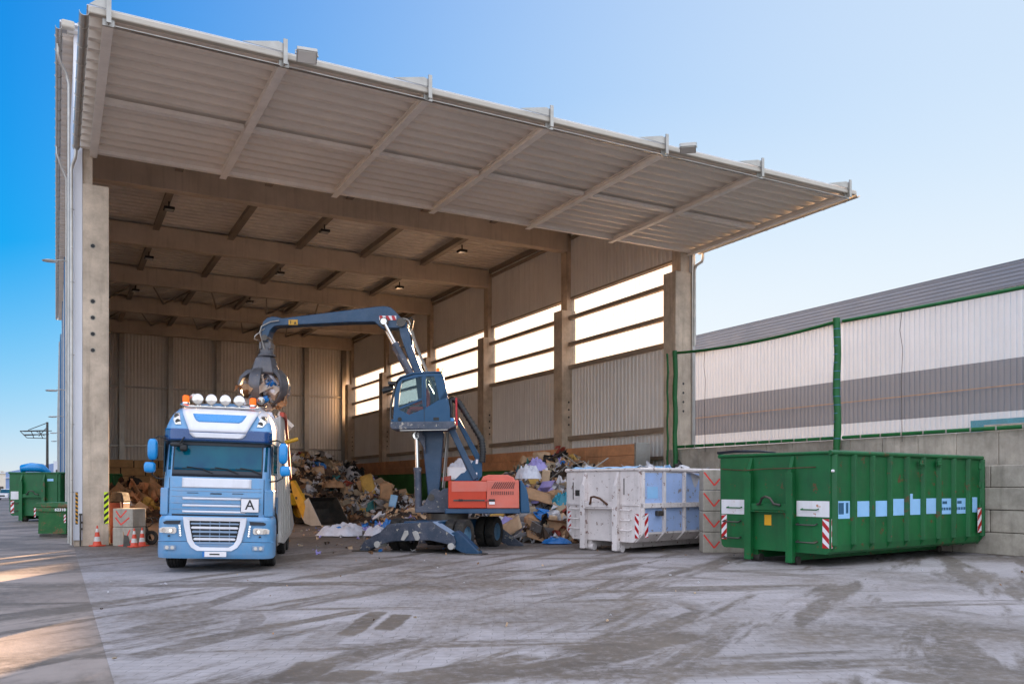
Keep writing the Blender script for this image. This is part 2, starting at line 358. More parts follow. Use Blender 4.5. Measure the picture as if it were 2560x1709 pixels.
    rr = mth(nt,'ADD',mth(nt,'MULTIPLY',dm,-.12),.78); nt.links.new(rr, b.inputs['Roughness'])
    nn = N(nt,'ShaderNodeTexNoise'); nn.inputs['Scale'].default_value = 25; nn.inputs['Detail'].default_value = 8; nt.links.new(tc, nn.inputs[0])
    h = nn.outputs[0]
    if hgt is not None: h = mth(nt,'SUBTRACT',mth(nt,'MULTIPLY',h,.8),mth(nt,'MULTIPLY',hgt,mth(nt,'SUBTRACT',1.0,mth(nt,'MULTIPLY',dm,.7))))
    bp = N(nt,'ShaderNodeBump'); bp.inputs['Strength'].default_value = .35; bp.inputs['Distance'].default_value = .012; nt.links.new(h, bp.inputs['Height']); nt.links.new(bp.outputs[0], b.inputs['Normal'])
    return m
M['asphalt'] = ground_mat('asphalt', '#80746d', '#968980', False)
M['paving'] = ground_mat('paving', '#8f8987', '#a8a1a1', True)
M['floor'] = surf('hall_floor', '#8f7f74', .85, tone=.2, tscale=.5, grime=.5, grimec='#4a3f38', bump=.3, bscale=12)

# ------------------------------------------------------------------ setting
g = MB(); g.add([(-900,-300,0),(900,-300,0),(900,1500,0),(-900,1500,0)],[(0,1,2,3)]); tag(g.build('ground', M['asphalt']), kind='structure')
g = MB(); g.add([(.48,-20,.004),(24,-20,.004),(24,30.2,.004),(.48,30.2,.004)],[(0,1,2,3)]); tag(g.build('paved_yard', M['paving']), kind='structure')
g = MB(); g.add([(.7,30.2,.008),(24.3,30.2,.008),(24.3,78,.008),(.7,78,.008)],[(0,1,2,3)]); tag(g.build('hall_floor', M['floor']), kind='structure')

# ------------------------------------------------------------------ the open hall
FR = [28.95+9.38*k for k in range(6)]
LX, RX = .72, 24.6
hall = thing('open_hall', 'tall open-fronted recycling hall of concrete columns and ribbed sheet with a wide canopy', 'hall')
def column(y, right, front):
    mb = MB()
    if right:
        mb.box(23.72,RX,y,y+.84,0,11.2); mb.box(24.1,RX,y+.12,y+.72,11.2,15.4)
    else:
        mb.box(LX,1.45,y,y+.84,0,11.08); mb.box(LX,1.0,y+.1,y+.72,11.08,15.4)
    o = mb.build('concrete_column', M['concrete'], hall, bevel=.02)
    return o
for k, y in enumerate(FR):
    for right in (False, True):
        c = column(y, right, k == 0)
        h = MB()
        zs = (9.1, 7.4, 6.85, 6.35, 5.85) if not right else (6.3, 5.9, 5.5, 5.1)
        for z in zs:
            if right:
                h = MB(); h.cyl((24.15,y-.004,z),(24.15,y+.05,z),.055,n=14); h.build('bolt_hole', M['black'], c)
            else:
                zz = {9.1:9.2,7.4:7.5,6.85:7.0,6.35:6.5,5.85:6.0}[z]
                h = MB(); h.cyl((1.0,y-.004,zz),(1.0,y+.05,zz),.06,n=14); h.build('bolt_hole', M['black'], c)
        if k == 0 and not right:
            for zz in (9.2,7.5,7.0,6.5,6.0): h = MB(); h.lathe([(.06,0),(.085,0),(.085,-.004),(.06,-.004)], (1.0,y-.001,zz), 'Y', 18); h.build('hole_rim', M['block'], c)
for k, y in enumerate(FR):
    if k == 0: continue
    mb = MB(); mb.box(.98,24.1,y,y+.5,14.35,15.42); mb.build('roof_beam', M['beam'], hall, bevel=.03)
GX = [4.6,8.35,12.05,15.8,19.55]
for k in range(5):
    y0, y1 = FR[k]+.5, FR[k+1]
    for x in GX:
        mb = MB(); mb.box(x-.1,x+.1,y0,y1,15.2,15.52); mb.box(x-.16,x+.16,y0,y1,15.18,15.22); mb.build('purlin', M['purlin'], hall)
    mb = MB(); mb.box(24.1,24.22,y0,y1,15.25,15.5); mb.build('purlin', M['purlin'], hall)
mb = MB(); mb.corr((.3,28.7,15.56),(0,1,0),(1,0,0),(0,0,1),50.2,24.5,.55,.18,t=.15,op=.44); mb.build('roof_deck', M['deckin'], hall)
mb = MB(); mb.box(.1,25,28.8,79,15.78,15.84); mb.build('roof', M['white'], hall)
mb = MB()
for k in range(4, 6):       # diagonal wind bracing under the rear bays
    for i in range(5):
        x = LX+3.7*i+.6; y0, y1 = FR[k-1]+.5, FR[k]
        mb.bar((x,y0,15.1),(x+1.9,y1,15.1),.09,.09); mb.bar((x+3.8,y0,15.1),(x+1.9,y1,15.1),.09,.09)
mb.build('wind_bracing', M['purlin'], hall)
# right side wall, bay by bay
for k in range(5):
    y0, y1 = FR[k]+.84, FR[k+1]
    a, L = y0-.5, y1-y0+.62
    mb = MB(); mb.corr((24.36,a,11.87),(0,1,0),(0,0,1),(1,0,0),L,3.5,.3,.04); mb.build('wall_sheet', M['sheet'], hall)
    mb = MB(); mb.corr((24.36,a,8.23),(0,1,0),(0,0,1),(1,0,0),L,3.64,.3,.04); mb.build('translucent_window', M['translucent'], hall)
    mb = MB(); mb.corr((24.36,a,0),(0,1,0),(0,0,1),(1,0,0),L,8.23,.3,.04); mb.build('wall_sheet', M['sheet'], hall)
    for z, h, d in ((10.8,.2,.2),(9.39,.2,.2),(8.17,.2,.2),(4.37,.22,.25),(3.1,.16,.16)):
        mb = MB(); mb.box(24.33-d,24.33,y0-.25,y1+.05,z-h/2,z+h/2)
        mb.box(24.33-d-.05,24.33-d,y0-.30,y0-.12,z-h/2-.03,z+h/2+.03)
        mb.build('wall_rail', M['rail'], hall)
    mb = MB(); mb.box(24.25,24.33,y0,y1,11.82,11.92); mb.build('wall_rail', M['rail'], hall)
    mb = MB(); mb.box(24.2,24.33,y0,y1,15.0,15.14); mb.build('wall_rail', M['rail'], hall)
mb = MB(); mb.box(24.6,24.68,28.9,79,0,8.23); mb.build('side_cladding', M['white'], hall)
mb = MB(); mb.box(24.6,24.68,28.9,79,11.87,15.6); mb.build('side_cladding', M['white'], hall)
mb = MB(); mb.box(24.6,24.72,28.88,29.2,8.23,11.87); mb.build('side_cladding', M['white'], hall)
mb = MB(); mb.box(RX-.02,24.74,28.86,28.94,0,12.0); mb.build('corner_trim', M['pipe'], hall)
# back wall
mb = MB(); mb.corr((.7,77.95,0),(1,0,0),(0,0,1),(0,1,0),24,15.6,.27,.05); mb.build('back_wall_sheet', M['sheetback'], hall)
for x in (4.86,8.67,12.6,16.5,20.35,23.9):
    mb = MB(); mb.box(x-.2,x+.2,77.5,77.53,0,15.5); mb.box(x-.02,x+.02,77.53,77.8,0,15.5); mb.box(x-.2,x+.2,77.8,77.83,0,15.5); mb.build('steel_post', M['galv'], hall)
for z in (5.2,10.15):
    mb = MB()
    xs = [.9,4.86,8.67,12.6,16.5,20.35,23.9]
    for i in range(6): mb.box(xs[i]+.21,xs[i+1]-.21,77.78,77.9,z-.07,z+.07)
    mb.build('back_wall_rail', M['galv'], hall)
# left side wall (outside face white) and front strip
mb = MB(); mb.box(.48,LX-.003,28.95,79,.18,15.85); mb.build('white_side_wall', M['white'], hall, bevel=.01)
mb = MB(); mb.box(.485,LX-.004,29.0,79,0,.178); mb.build('wall_base', M['concrete'], hall)
for i in range(7):
    y = 36+7.0*i; mb = MB(); mb.box(.42,.478,y-.08,y+.08,.2,15.6); mb.build('cover_strip', M['bluewall'] if i%2 else M['pipe'], hall)
mb = MB(); mb.box(.47,24.74,28.97,29.2,12.45,15.85); mb.build('front_wall_sheet', M['sheet'], hall)
# eaves gutter along the left roof edge, fascia, downpipes
def gutter(x0, x1, y0, y1, z, name='gutter'):
    mb = MB(); n = 8; vs = []; r = (x1-x0)/2; cx = (x0+x1)/2
    for yy in (y0,y1):
        for i in range(n+1):
            t = PI+PI*i/n; vs.append((cx+r*math.cos(t),yy,z+r*math.sin(t)))
        for i in range(n+1):
            t = 2*PI-PI*i/n; vs.append((cx+(r-.008)*math.cos(t),yy,z+(r-.008)*math.sin(t)))
    q = 2*(n+1); mb.add(vs,[(i,(i+1)%q,q+(i+1)%q,q+i) for i in range(q)]+[tuple(range(q))],0)
    y = y0+.6
    while y < y1:
        mb.tube([(cx+(r+.008)*math.cos(PI+PI*i/8),y,z+(r+.008)*math.sin(PI+PI*i/8)) for i in range(9)],.012,5); y += .95
    return mb.build(name, M['pipe'], hall, smooth=50)
gutter(-.02,.16,28.6,79,15.55)
mb = MB(); mb.box(.14,.5,28.55,28.8,15.55,15.78); mb.build('roof_fascia', M['fascia'], hall, bevel=.05)
mb = MB(); mb.corr((.18,28.9,15.5),(0,1,0),(1,0,0),(0,0,-1),50,.32,.55,.06); mb.build('eaves_soffit', M['deck'], hall)
def pipe(pts, r, name='downpipe'):
    mb = MB(); mb.tube(pts, r, 12); return mb.build(name, M['pipe'], hall, smooth=50)
# canopy
canopy = MB(); canopy.corr((.66,20.62,12.15),(0,1,0),(1,0,0),(0,0,1),8.36,24.15,.545,.215,t=.24,op=.46)
canopy = canopy.build('canopy', M['deck'], hall)
mb = MB(); mb.box(.6,24.9,20.70,28.95,12.37,12.385); mb.build('canopy_top_sheet', M['white'], canopy)
CGX = [1.02,4.85,8.6,12.3,16.4,20.35,24.5]
def hbeam(mb, x, y0, y1, z0, z1, w=.21, t=.018):
    mb.box(x-w/2,x+w/2,y0,y1,z0,z0+t); mb.box(x-w/2,x+w/2,y0,y1,z1-t,z1); mb.box(x-.008,x+.008,y0,y1,z0+t,z1-t)
for x in CGX:
    mb = MB(); hbeam(mb, x, 20.62, 29.1, 11.96, 12.145); o = mb.build('girder', M['steelpaint'], canopy)
    mb = MB(); mb.box(x-.05,x+.05,20.40,20.44,11.95,12.55); mb.box(x-.015,x+.015,20.44,20.62,11.97,12.50)
    mb.prism([(x-.05,12.26),(x-.05,12.45),(x-.16,12.48),(x-(1.0 if x > 2 else .38),12.28)],20.45,20.47,'Y'); mb.box(x-.12,x+.12,20.56,20.615,11.94,12.14)
    mb.build('bracket', M['galv'], canopy)
for i in range(6):
    x0, x1 = CGX[i]+.11, CGX[i+1]-.11
    y = 24.85
    mb = MB(); mb.box(x0,x1,y,y+.22,12.03,12.05); mb.box(x0,x1,y,y+.02,12.05,12.15); mb.box(x0,x1,y+.2,y+.22,12.05,12.15); mb.build('cross_member', M['steelpaint'], canopy)
    mb = MB(); mb.box(x0-.1,x1+.1,28.8,28.98,12.04,12.06); mb.box(x0-.1,x1+.1,28.8,28.82,12.06,12.19); mb.box(x0-.1,x1+.1,28.96,28.98,12.06,12.19); mb.build('edge_channel', M['steelpaint'], canopy)
    mb = MB(); mb.box(x0,x1,20.57,20.60,11.94,11.99); mb.box(x0,x1,20.48,20.60,11.93,11.942); mb.build('edge_channel', M['galv'], canopy)
mb = MB()
prof = [(20.50,12.11),(20.485,12.13),(20.485,12.23),(20.52,12.27),(20.62,12.28),(20.62,12.10)]
mb.prism(prof,.62,24.9,'X'); mb.build('front_fascia', M['fascia'], canopy, smooth=35)
# canopy end gutters (left and right) with swan necks
def cgutter(x0, x1):
    o = gutter(x0,x1,20.45,28.85,12.1); o.parent = canopy; return o
cgutter(.44,.64); cgutter(24.86,25.04)
pipe([(.53,28.7,12.08),(.53,28.7,11.86),(.51,28.72,11.72),(.45,28.8,11.56),(.42,28.84,11.42),(.42,28.84,6),(.42,28.84,.05)],.052)
pipe([(.06,29.6,15.64),(.06,29.6,15.2),(.1,29.7,15.0),(.28,29.8,14.7),(.36,29.85,14.4),(.36,29.85,6),(.36,29.85,.05)],.045)
pipe([(.04,38.6,15.64),(.04,38.6,15.2),(.2,38.7,14.7),(.38,38.8,14.3),(.38,38.8,.05)],.045)
pipe([(24.95,28.6,12.08),(24.95,28.6,11.8),(24.92,28.62,11.65),(24.75,28.8,11.5),(24.7,28.85,11.3),(24.7,28.85,8)],.06)
for z in (1.65,3.7,5.8,8.0,10.2):
    mb = MB(); mb.cyl((.42,28.84,z-.015),(.42,28.84,z+.015),.06,n=12); mb.box(.42,.5,28.83,28.85,z-.01,z+.01); mb.build('pipe_clip', M['galv'], hall)
# hazard strips, conduit at the foot of the left column
def stripes(name, w, h, base, ink, n, slope, parent, loc, rot=(0,0,0), t=.004):
    """striped warning strip standing in the local XZ plane, facing -Y"""
    mb = MB(); mb.box(-w/2,w/2,0,t,0,h,0)
    step = h/n
    for i in range(-2, int(n)+3):
        a = i*step
        def cl(x, z): return (x, min(max(z,0),h))
        p = [(-w/2,a),(w/2,a+slope*w),(w/2,a+slope*w+step/2),(-w/2,a+step/2)]
        q = [cl(*c) for c in p]
        if len({round(c[1],5) for c in q}) > 1:
            mb.add([(c[0],-.0015,c[1]) for c in q],[(0,1,2,3)],1)
    return mb.build(name, [base,ink], parent, loc=loc, rot=rot, recalc=False)
tag(stripes('hazard_strip', .13, .98, M['yellowgreen'], M['black'], 5, .9, hall, (1.375,28.944,.67)), 'black and fluorescent yellow striped warning strip')
tag(stripes('hazard_strip', .07, .98, M['amberstripe'], M['black'], 8, -.7, hall, (.56,28.944,.67)), 'black and amber striped warning strip')
tag(stripes('hazard_strip', .09, .98, M['yellowgreen'], M['black'], 5, .9, hall, (.43,30.2,.75)), 'black and fluorescent yellow striped warning strip')
mb = MB(); mb.tube([(.66,28.85,0),(.66,28.85,.95)],.025,8); mb.box(.62,.71,28.8,28.9,.95,1.0); mb.box(.64,.72,28.86,28.94,.5,.56); mb.box(.64,.72,28.86,28.94,.7,.76); mb.build('standpipe', M['steeldark'], hall)

# retaining walls inside
rw = thing('retaining_wall', 'long brown boarded push wall with green lower face along the right side of the hall', 'wall', (22.3,30,0))
mb = MB(); mb.box(.1,.7,0,46,0,2.68); mb.build('base', M['greenboard'], rw)
mb = MB()
for i in range(12):
    for j in range(2): mb.box(0,.6,i*3.9+.01,min(46,i*3.9+3.88),2.69+j*.5,3.18+j*.5)
mb.build('board', M['wood'], rw, bevel=.015)
mb = MB(); mb.box(-.02,.75,-.12,-.01,0,3.72); mb.build('end_post', M['galv'], rw)
bw = thing('back_block_wall', 'wall of large sandy concrete blocks across the back of the hall', 'wall', (0,76.4,0))
mb = MB()
for j in range(6):
    x = .9-(j%2)*.9
    while x < 23.3:
        a = max(.9,x); b_ = min(23.3,x+1.86)
        dz = random.uniform(-.01,.01); dy = random.uniform(-.02,.02)
        if b_-a > .2: mb.box(a+.02,b_-.02,dy,.7+dy,j*.665+.01,j*.665+.655+dz)
        x += 1.9
mb.build('block', M['blockwarm'], bw, bevel=.03)
mb = MB(); mb.box(.92,23.28,.08,.62,0,3.9); mb.build('joint', M['darkjoint'], bw)

# lamps inside the hall
def floodlight():
    r = thing('ceiling_lamp', '', 'lamp')
    mb = MB(); mb.box(-.24,.24,-.24,.24,0,.13); mb.build('housing', M['black'], r, bevel=.03)
    mb = MB(); mb.box(-.19,.19,-.19,.19,-.02,-.001); mb.build('lens', M['lens'], r)
    mb = MB(); mb.box(-.03,.03,-.03,.03,.13,.42); mb.build('hanger', M['black'], r)
    return r
row = ['first', 'second', 'third']; side = ['left', 'middle', 'right']
lp = None
for k in range(3):
    for i, x in enumerate((4.68,12.1,19.85)):
        if k == 2 and i == 2: continue
        o = floodlight() if lp is None else copy_tree(lp)
        if lp is None: lp = o
        o.location = (x, (42.6,52.3,61.5)[k], 14.78)
        tag(o, 'small black ceiling lamp, %s of its row, %s row behind canopy' % (('leftmost','middle','rightmost')[i], row[k]), 'lamp', 'lamps under the hall roof')
def spot(name, label, x, y, z, rz, tilt):
    r = thing(name, label, 'floodlight', (x,y,z), rz, 'floodlights on the canopy edge')
    r.rotation_euler = (tilt,0,rz)
    mb = MB(); mb.box(-.24,.24,-.07,.07,-.17,.17); mb.build('housing', M['galv'], r, bevel=.02)
    mb = MB(); mb.box(-.21,.21,-.085,-.072,-.14,.14); mb.build('lens', M['lens'], r)
    mb = MB(); mb.tube([(-.26,0,0),(-.26,.16,.0),(.26,.16,0),(.26,0,0)],.018,6); mb.build('yoke', M['galv'], r)
spot('floodlight', 'square grey floodlight on the canopy edge beside the second girder from the left', 5.28,20.1,12.12,R(-10),R(55))
spot('floodlight', 'flat grey floodlight on the canopy edge beside the fifth girder from the left', 16.95,20.1,12.12,R(-40),R(70))
# wall lamps along the outside of the left wall
wl = None
for i, (y, z) in enumerate(((31.5,9.2),(42,6),(58,6),(76,6),(90,6))):
    if wl is None:
        wl = thing('wall_lamp', '', 'lamp'); 
        mb = MB(); mb.tube([(.46,0,.02),(.2,0,.06),(0,0,.02)],.02,6); mb.build('arm', M['galv'], wl)
        mb = MB(); mb.lathe([(0,.06),(.1,.05),(.16,0),(.14,-.06),(0,-.08)],(-.1,0,0),'Z',12); o = mb.build('head', M['pipe'], wl, smooth=50); o.scale = (1.5,.8,.7)
        o = wl
    else: o = copy_tree(wl)
    o.location = (-.02, y, z)
    tag(o, ['big upper lamp on an arm high on the outside left wall','nearest of the small lamps sticking out of the left wall','second nearest small lamp on the outside left wall','third small lamp along the outside left wall','farthest small lamp along the outside left wall'][i], 'lamp', 'lamps on the outside left wall')
# the longer building beyond
nb = thing('blue_clad_building', 'long building with blue ribbed side cladding continuing behind the hall', 'building', (.3,79.4,0))
mb = MB(); mb.box(0,24,0,110,0,14.4); mb.build('wall', M['bluewall'], nb)
mb = MB()
for i in range(20): mb.box(-.08,-.003,3+5.4*i,3.2+5.4*i,0,14.2)
mb.build('rib', M['pipe'], nb)

# ------------------------------------------------------------------ retaining wall and net fence on the right
yw = thing('yard_wall', 'stained grey concrete wall under the green-edged net, stepped out in big blocks behind the green container', 'wall', (22.05,0,0))
mb = MB(); mb.box(1.06,2.2,8,28.85,0,3.3); mb.build('footing', M['block'], yw)
mb = MB(); y = 8.0; i = 0
while y < 28.8:
    L = min(1.25, 28.85-y); mb.box(1.03+random.uniform(-.012,.012),2.23,y+.012,y+L-.012,2.3,3.38); y += 1.25; i += 1
mb.build('upper_block', M['block'], yw, bevel=.02)
mb = MB()
for j in range(4):
    y = 6.0-(j%2)*1.1-.6
    while y < 17.2:
        e = min(17.2,y+2.38); mb.box(random.uniform(-.02,.02),1.0,max(6,y)+.006,e-.006,j*.6+.006,j*.6+.594); y += 2.39
mb.build('block', M['block'], yw, bevel=.025)
mb = MB(); mb.box(.06,1.02,6.05,17.15,0,2.35); mb.build('joint', M['darkjoint'], yw)

fence = thing('net_fence', 'tall fine net with bright green border and posts standing above the concrete wall', 'fence', (23.0,0,0))
def sag(y0, z0, y1, z1, s, n=14):
    return [(-.02, y0+(y1-y0)*i/n, z0+(z1-z0)*i/n - s*4*(i/n)*(1-i/n)) for i in range(n+1)]
top1 = sag(27.95,7.42,19.75,7.33,.16); top2 = sag(19.45,7.3,9,7.2,.05)
for tp, (za,zb) in ((top1,(3.49,3.46)),(top2,(3.46,3.46))):
    vs = []; n = len(tp)
    for i, p in enumerate(tp):
        vs.append((0,p[1],p[2])); vs.append((0,p[1],za+(zb-za)*i/(n-1)))
    mb = MB(); mb.add(vs,[(2*i,2*i+1,2*i+3,2*i+2) for i in range(n-1)]); mb.build('net', M['net'], fence, recalc=False)
    mb = MB(); mb.tube(tp,.055,8); mb.build('top_edge', M['netgreen'], fence, smooth=60)
    bt = [(-.02,tp[i][1],za+(zb-za)*i/(n-1)-.02) for i in range(n)]
    mb = MB(); mb.tube(bt,.06,6); mb.build('bottom_edge', M['netgreen'], fence, smooth=60)
    mb = MB()
    for i in range(1,n-1): mb.box(-.09,-.07,bt[i][1]-.02,bt[i][1]+.02,bt[i][2]-.05,bt[i][2]+.05)
    mb.build('clip', M['galv'], fence)
    mb = MB(); mb.tube([(-.04,tp[3][1],tp[3][2]),(-.03,tp[3][1]+.08,tp[3][2]-.6),(-.03,tp[3][1]-.02,tp[3][2]-1.2),(-.03,tp[3][1]+.03,tp[3][2]-2.2),(-.03,tp[3][1],3.2)],.008,4); mb.build('cord', M['hose'], fence)
for y, z0, z1, w in ((19.6,0,7.42,.115),(27.95,1.6,7.5,.1),(28.45,2.6,7.45,.045)):
    mb = MB(); pts = [(-.12,y+.03*math.sin(i*1.7),z0+(z1-z0)*i/12) for i in range(13)]
    mb.tube(pts,[w*(1+.05*math.sin(i*2.3)) for i in range(13)],8); mb.build('post', M['netgreen'], fence, smooth=60)
mb = MB()
for i in range(14): mb.lathe([(.124,0),(.124,.02)],(-.12,19.6,3.4+i*.28),'Z',8)
mb.build('lashing', M['bluewall'], fence)

nbh = thing('neighbour_hall', 'long white ribbed hall with grey band and grey ribbed eaves behind the net fence', 'building', (40,0,0))
mb = MB(); mb.box(.08,30,-30,95,0,11.6); mb.build('core', M['white'], nbh)
M['nwhite'] = surf('ribbed_white', '#d4d6d8', .5, tone=.05, tscale=.3, streak=.05)
M['ngrey'] = surf('ribbed_grey', '#77777c', .5, tone=.08, tscale=.2)
M['neave'] = surf('eaves_grey', '#6d7682', .45, tone=.06, tscale=.2)
mb = MB(); mb.corr((.04,-30,7.9),(0,1,0),(0,0,1),(-1,0,0),125,3.4,.3,.05,t=.08); mb.build('upper_wall', M['nwhite'], nbh)
mb = MB(); mb.corr((.035,-30,5.4),(0,1,0),(0,0,1),(-1,0,0),125,2.5,.3,.05,t=.08); mb.build('grey_band', M['ngrey'], nbh)
mb = MB(); mb.corr((.04,-30,0),(0,1,0),(0,0,1),(-1,0,0),125,5.4,.3,.05,t=.08); mb.build('lower_wall', M['nwhite'], nbh)
mb = MB(); mb.box(-.2,-.17,-30,95,6.58,6.63); mb.build('cable', M['card'], nbh)
mb = MB(); mb.corr((-.22,-30,11.25),(0,0,1),(0,1,0),(-1,0,0),1.15,125,.19,.03); mb.box(-.26,30,-30,95,12.4,12.44); mb.build('eaves', M['neave'], nbh)
sh = MB(); sh.box(-.18,0,10,26.0,2.5,5.05); sh = sh.build('shutter', M['teal'], nbh)
mb = MB(); mb.corr((-.19,10,2.6),(0,0,1),(0,1,0),(-1,0,0),2.2,15.3,.14,.03); mb.build('slat', M['galv'], sh)

# ------------------------------------------------------------------ roll-off containers
def rolloff(name, label, W, L, H, paint, style, xc, zc, theta, group):
    wx, wy = fromcam(xc, zc)
    t = thing(name, label, 'container', (wx,wy,0), -(TH+R(theta)), group)
    # local frame: x across the front (0 = left corner .. W), y back along the side, z up
    z0 = .30; ch = .14; P = M[paint]; hp = .13
    sec = [(ch*1.6,z0),(W-ch*1.6,z0),(W,z0+ch*1.6),(W,H),(0,H),(0,z0+ch*1.6)] if style == 'white' else [(ch*.7,z0),(W-ch*.7,z0),(W-.03,z0+ch*.4),(W,z0+ch*1.5),(W,H),(0,H),(0,z0+ch*1.5),(.03,z0+ch*.4)]
    mb = MB(); n = len(sec); k = 12 if style != 'white' else 6
    outer = sec; 
    # shell: front plate, two sides + floor as thick strips, rear doors
    mb.prism(sec, 0, .06, 'Y')
    for (a, b_) in [(outer[i], outer[(i+1)%n]) for i in range(n)]:
        if a[1] == H and b_[1] == H: continue
        d = Vector((b_[0]-a[0], b_[1]-a[1])).normalized(); nn = Vector((-d.y, d.x))*.05
        p = [a, b_, (b_[0]+nn.x,b_[1]+nn.y), (a[0]+nn.x,a[1]+nn.y)]
        mb.prism(p, .06, L-.06, 'Y')
    body = mb.build('body', P, t)
    mb = MB(); mb.prism(sec, L-.06, L, 'Y'); rear = mb.build('rear_door', P, t)
    mb = MB()
    for x in (0,W):
        for z in (z0+.3,z0+.9,z0+1.5,H-.3): mb.cyl((x,L-.1,z),(x,L-.1,z+.16),.05,n=10); mb.box(x-.05,x+.05,L-.08,L+.03,z+.04,z+.12)
    mb.build('hinge', M['rust'] if style == 'white' else P, rear)
    mb = MB()
    r = .055
    for x in (-.02, W+.02): mb.cyl((x,-.04,H),(x,L,H),r,n=10)
    mb.cyl((0,-.02,H),(W,-.02,H),r*.7,n=10)
    mb.build('top_rail', M['whitepaint'] if style == 'white' else P, t, smooth=50)
    # side ribs
    nr = {'green':9,'white':7,'far':7}[style]
    for s_ in (0, 1):
        mb = MB()
        for i in range(nr+1):
            y = .05+(L-.15)*i/nr
            for q in ([(0,0)] if True else []):
                x0 = W if s_ else 0; sg = 1 if s_ else -1
                if style == 'white':
                    mb.box(min(x0,x0+sg*.09),max(x0,x0+sg*.09),y,y+.07,z0+.25,H-.06)
                    mb.prism([(x0,z0+.25),(x0+sg*.09,z0+.25),(x0-sg*.18,z0),(x0-sg*.26,z0)],y,y+.07,'Y')
                else:
                    mb.prism([(y,0),(y+.09,0),(y+.07,sg*.05),(y+.02,sg*.05)] if False else [(0,0),(0,.11),(sg*.055,.085),(sg*.055,.025)],0,1,'Y') if False else None
                    a = [(x0,y),(x0,y+.14),(x0+sg*.10,y+.10),(x0+sg*.10,y+.04)]
                    mb.prism(a,z0+.2,H-.04,'Z')
                    mb.prism([(x0,z0+.2),(x0+sg*.07,z0+.2),(x0-sg*.10,z0-.02),(x0-sg*.14,z0+.02)],y+.03,y+.10,'Y')
        if style == 'white': mb.box(min(x0,x0+sg*.11),max(x0,x0+sg*.11),.05,L-.05,1.24,1.37)
        mb.build('side_rib', P, t, bevel=.006)
    # front posts with gussets, hook bar
    cx = W/2; hw = .60 if style != 'white' else .62
    for s_ in (-1, 1):
        x = cx+s_*hw
        mb = MB()
        mb.prism([(-.16,.06),(-.16,H-.42),(-.03,H-.06),(.0,H-.06),(.0,.06)],x-.045,x+.045,'X')
        mb.box(x-.095,x+.095,-.175,-.162,.06,H-.44)
        mb.build('front_post', P, t, bevel=.008)
    mb = MB()
    zt = 1.42 if style != 'white' else 1.40
    mb.box(cx-hw+.05,cx+hw-.05,-.14,0,zt-.16,zt)
    mb.box(cx-hw+.05,cx+hw-.05,-.19,-.14,zt-.2,zt-.17)
    mb.build('cross_plate', P, t, bevel=.01)
    mb = MB(); hk = [(cx-.30,-.17,zt-.02),(cx-.2,-.2,zt+.0),(cx-.12,-.23,zt+.13),(cx,-.25,zt+.17),(cx+.12,-.23,zt+.13),(cx+.2,-.2,zt+.0),(cx+.36,-.17,zt-.03)]
    if style == 'white': hk = [(cx-.34,-.15,zt-.08),(cx-.28,-.18,zt-.0),(cx-.24,-.2,zt+.12),(cx-.1,-.22,zt+.14),(cx+.1,-.2,zt+.09),(cx+.35,-.17,zt-.08)]
    mb.tube(hk,.03,8); mb.build('hook_bar', M['steeldark'] if style != 'white' else M['rust'], t, smooth=60)
    # ladder rungs
    mb = MB()
    for (a, b_) in ((.14,cx-hw-.16),(cx+hw+.14,W-.3)):
        for z in ((.55,.95) if style != 'white' else (.62,.9,1.18,)):
            if a+.15 > b_: continue
            w1 = min(b_, a+.5)
            mb.tube([(a,.0,z+.03),(a,-.10,z),(w1,-.10,z),(w1,.0,z+.03)],.018,6)
    mb.build('rung', M['steeldark'] if style != 'white' else P, t, smooth=60)
    # runners and rollers
    for s_ in (-1, 1):
        mb = MB(); mb.box(cx+s_*.53-.07,cx+s_*.53+.07,.05,L-.3,.1,z0+.02); mb.build('runner', P, t)
        mb = MB(); mb.cyl((cx+s_*.53-.13,.12,.10),(cx+s_*.53+.13,.12,.10),.1,n=16); mb.build('roller', M['steeldark'] if style != 'white' else M['whitepaint'], t, smooth=40)
        mb = MB(); mb.cyl((cx+s_*.53-.13,L-.4,.10),(cx+s_*.53+.13,L-.4,.10),.1,n=16); mb.build('roller', M['steeldark'], t, smooth=40)
    return t, cx, hw, z0
gc, cx, hw, z0 = rolloff('green_container', 'big green roll-off container with white patches in front of the yard wall', 3.15, 6.75, 2.59, 'green', 'green', 7.12-3.15*math.cos(R(55)), 18.9+3.15*math.sin(R(55)), 55, 'roll-off containers')
W, H = 3.15, 2.59
def patch(par, name, mat, x0, x1, z0_, z1_, y=-.004, side=False, label=None, pts=None, W=W):
    mb = MB()
    if side: mb.box(W+.001,W+.006,x0,x1,z0_,z1_)
    elif pts: mb.prism(pts,y,y+.003,'Y')
    else: mb.box(x0,x1,y,y+.003,z0_,z1_)
    return tag(mb.build(name, mat, par), label)
patch(gc,'white_patch',M['whitepatch'],.02,cx-hw-.09,1.14,1.50); patch(gc,'white_patch',M['whitepatch'],cx+hw+.09,W-.02,1.14,1.50)
mb = MB()
for a in (.25,W-.72): mb.tube([(a,.0,1.32),(a,-.08,1.3),(a+.42,-.08,1.3),(a+.42,0,1.32)],.016,6)
mb.build('handle', M['netgreen'], gc, smooth=60)
patch(gc,'yellow_plate',M['amberstripe'],cx-.22,cx-.02,.9,1.15,y=-.006)
stripes('striped_marker', .17,.62,M['stripewhite'],M['red'],2.6,1.0,gc,(.11,-.008,.5)); stripes('striped_marker', .17,.66,M['stripewhite'],M['red'],2.6,-1.0,gc,(W-.11,-.008,.44))
stripes('striped_marker', .17,.66,M['stripewhite'],M['red'],2.6,1.0,gc,(W+.006,.12,.44),(0,0,R(90)))
stripes('striped_marker', .2,.66,M['stripewhite'],M['red'],2.2,1.0,gc,(W+.078,6.5,.6),(0,0,R(90)))
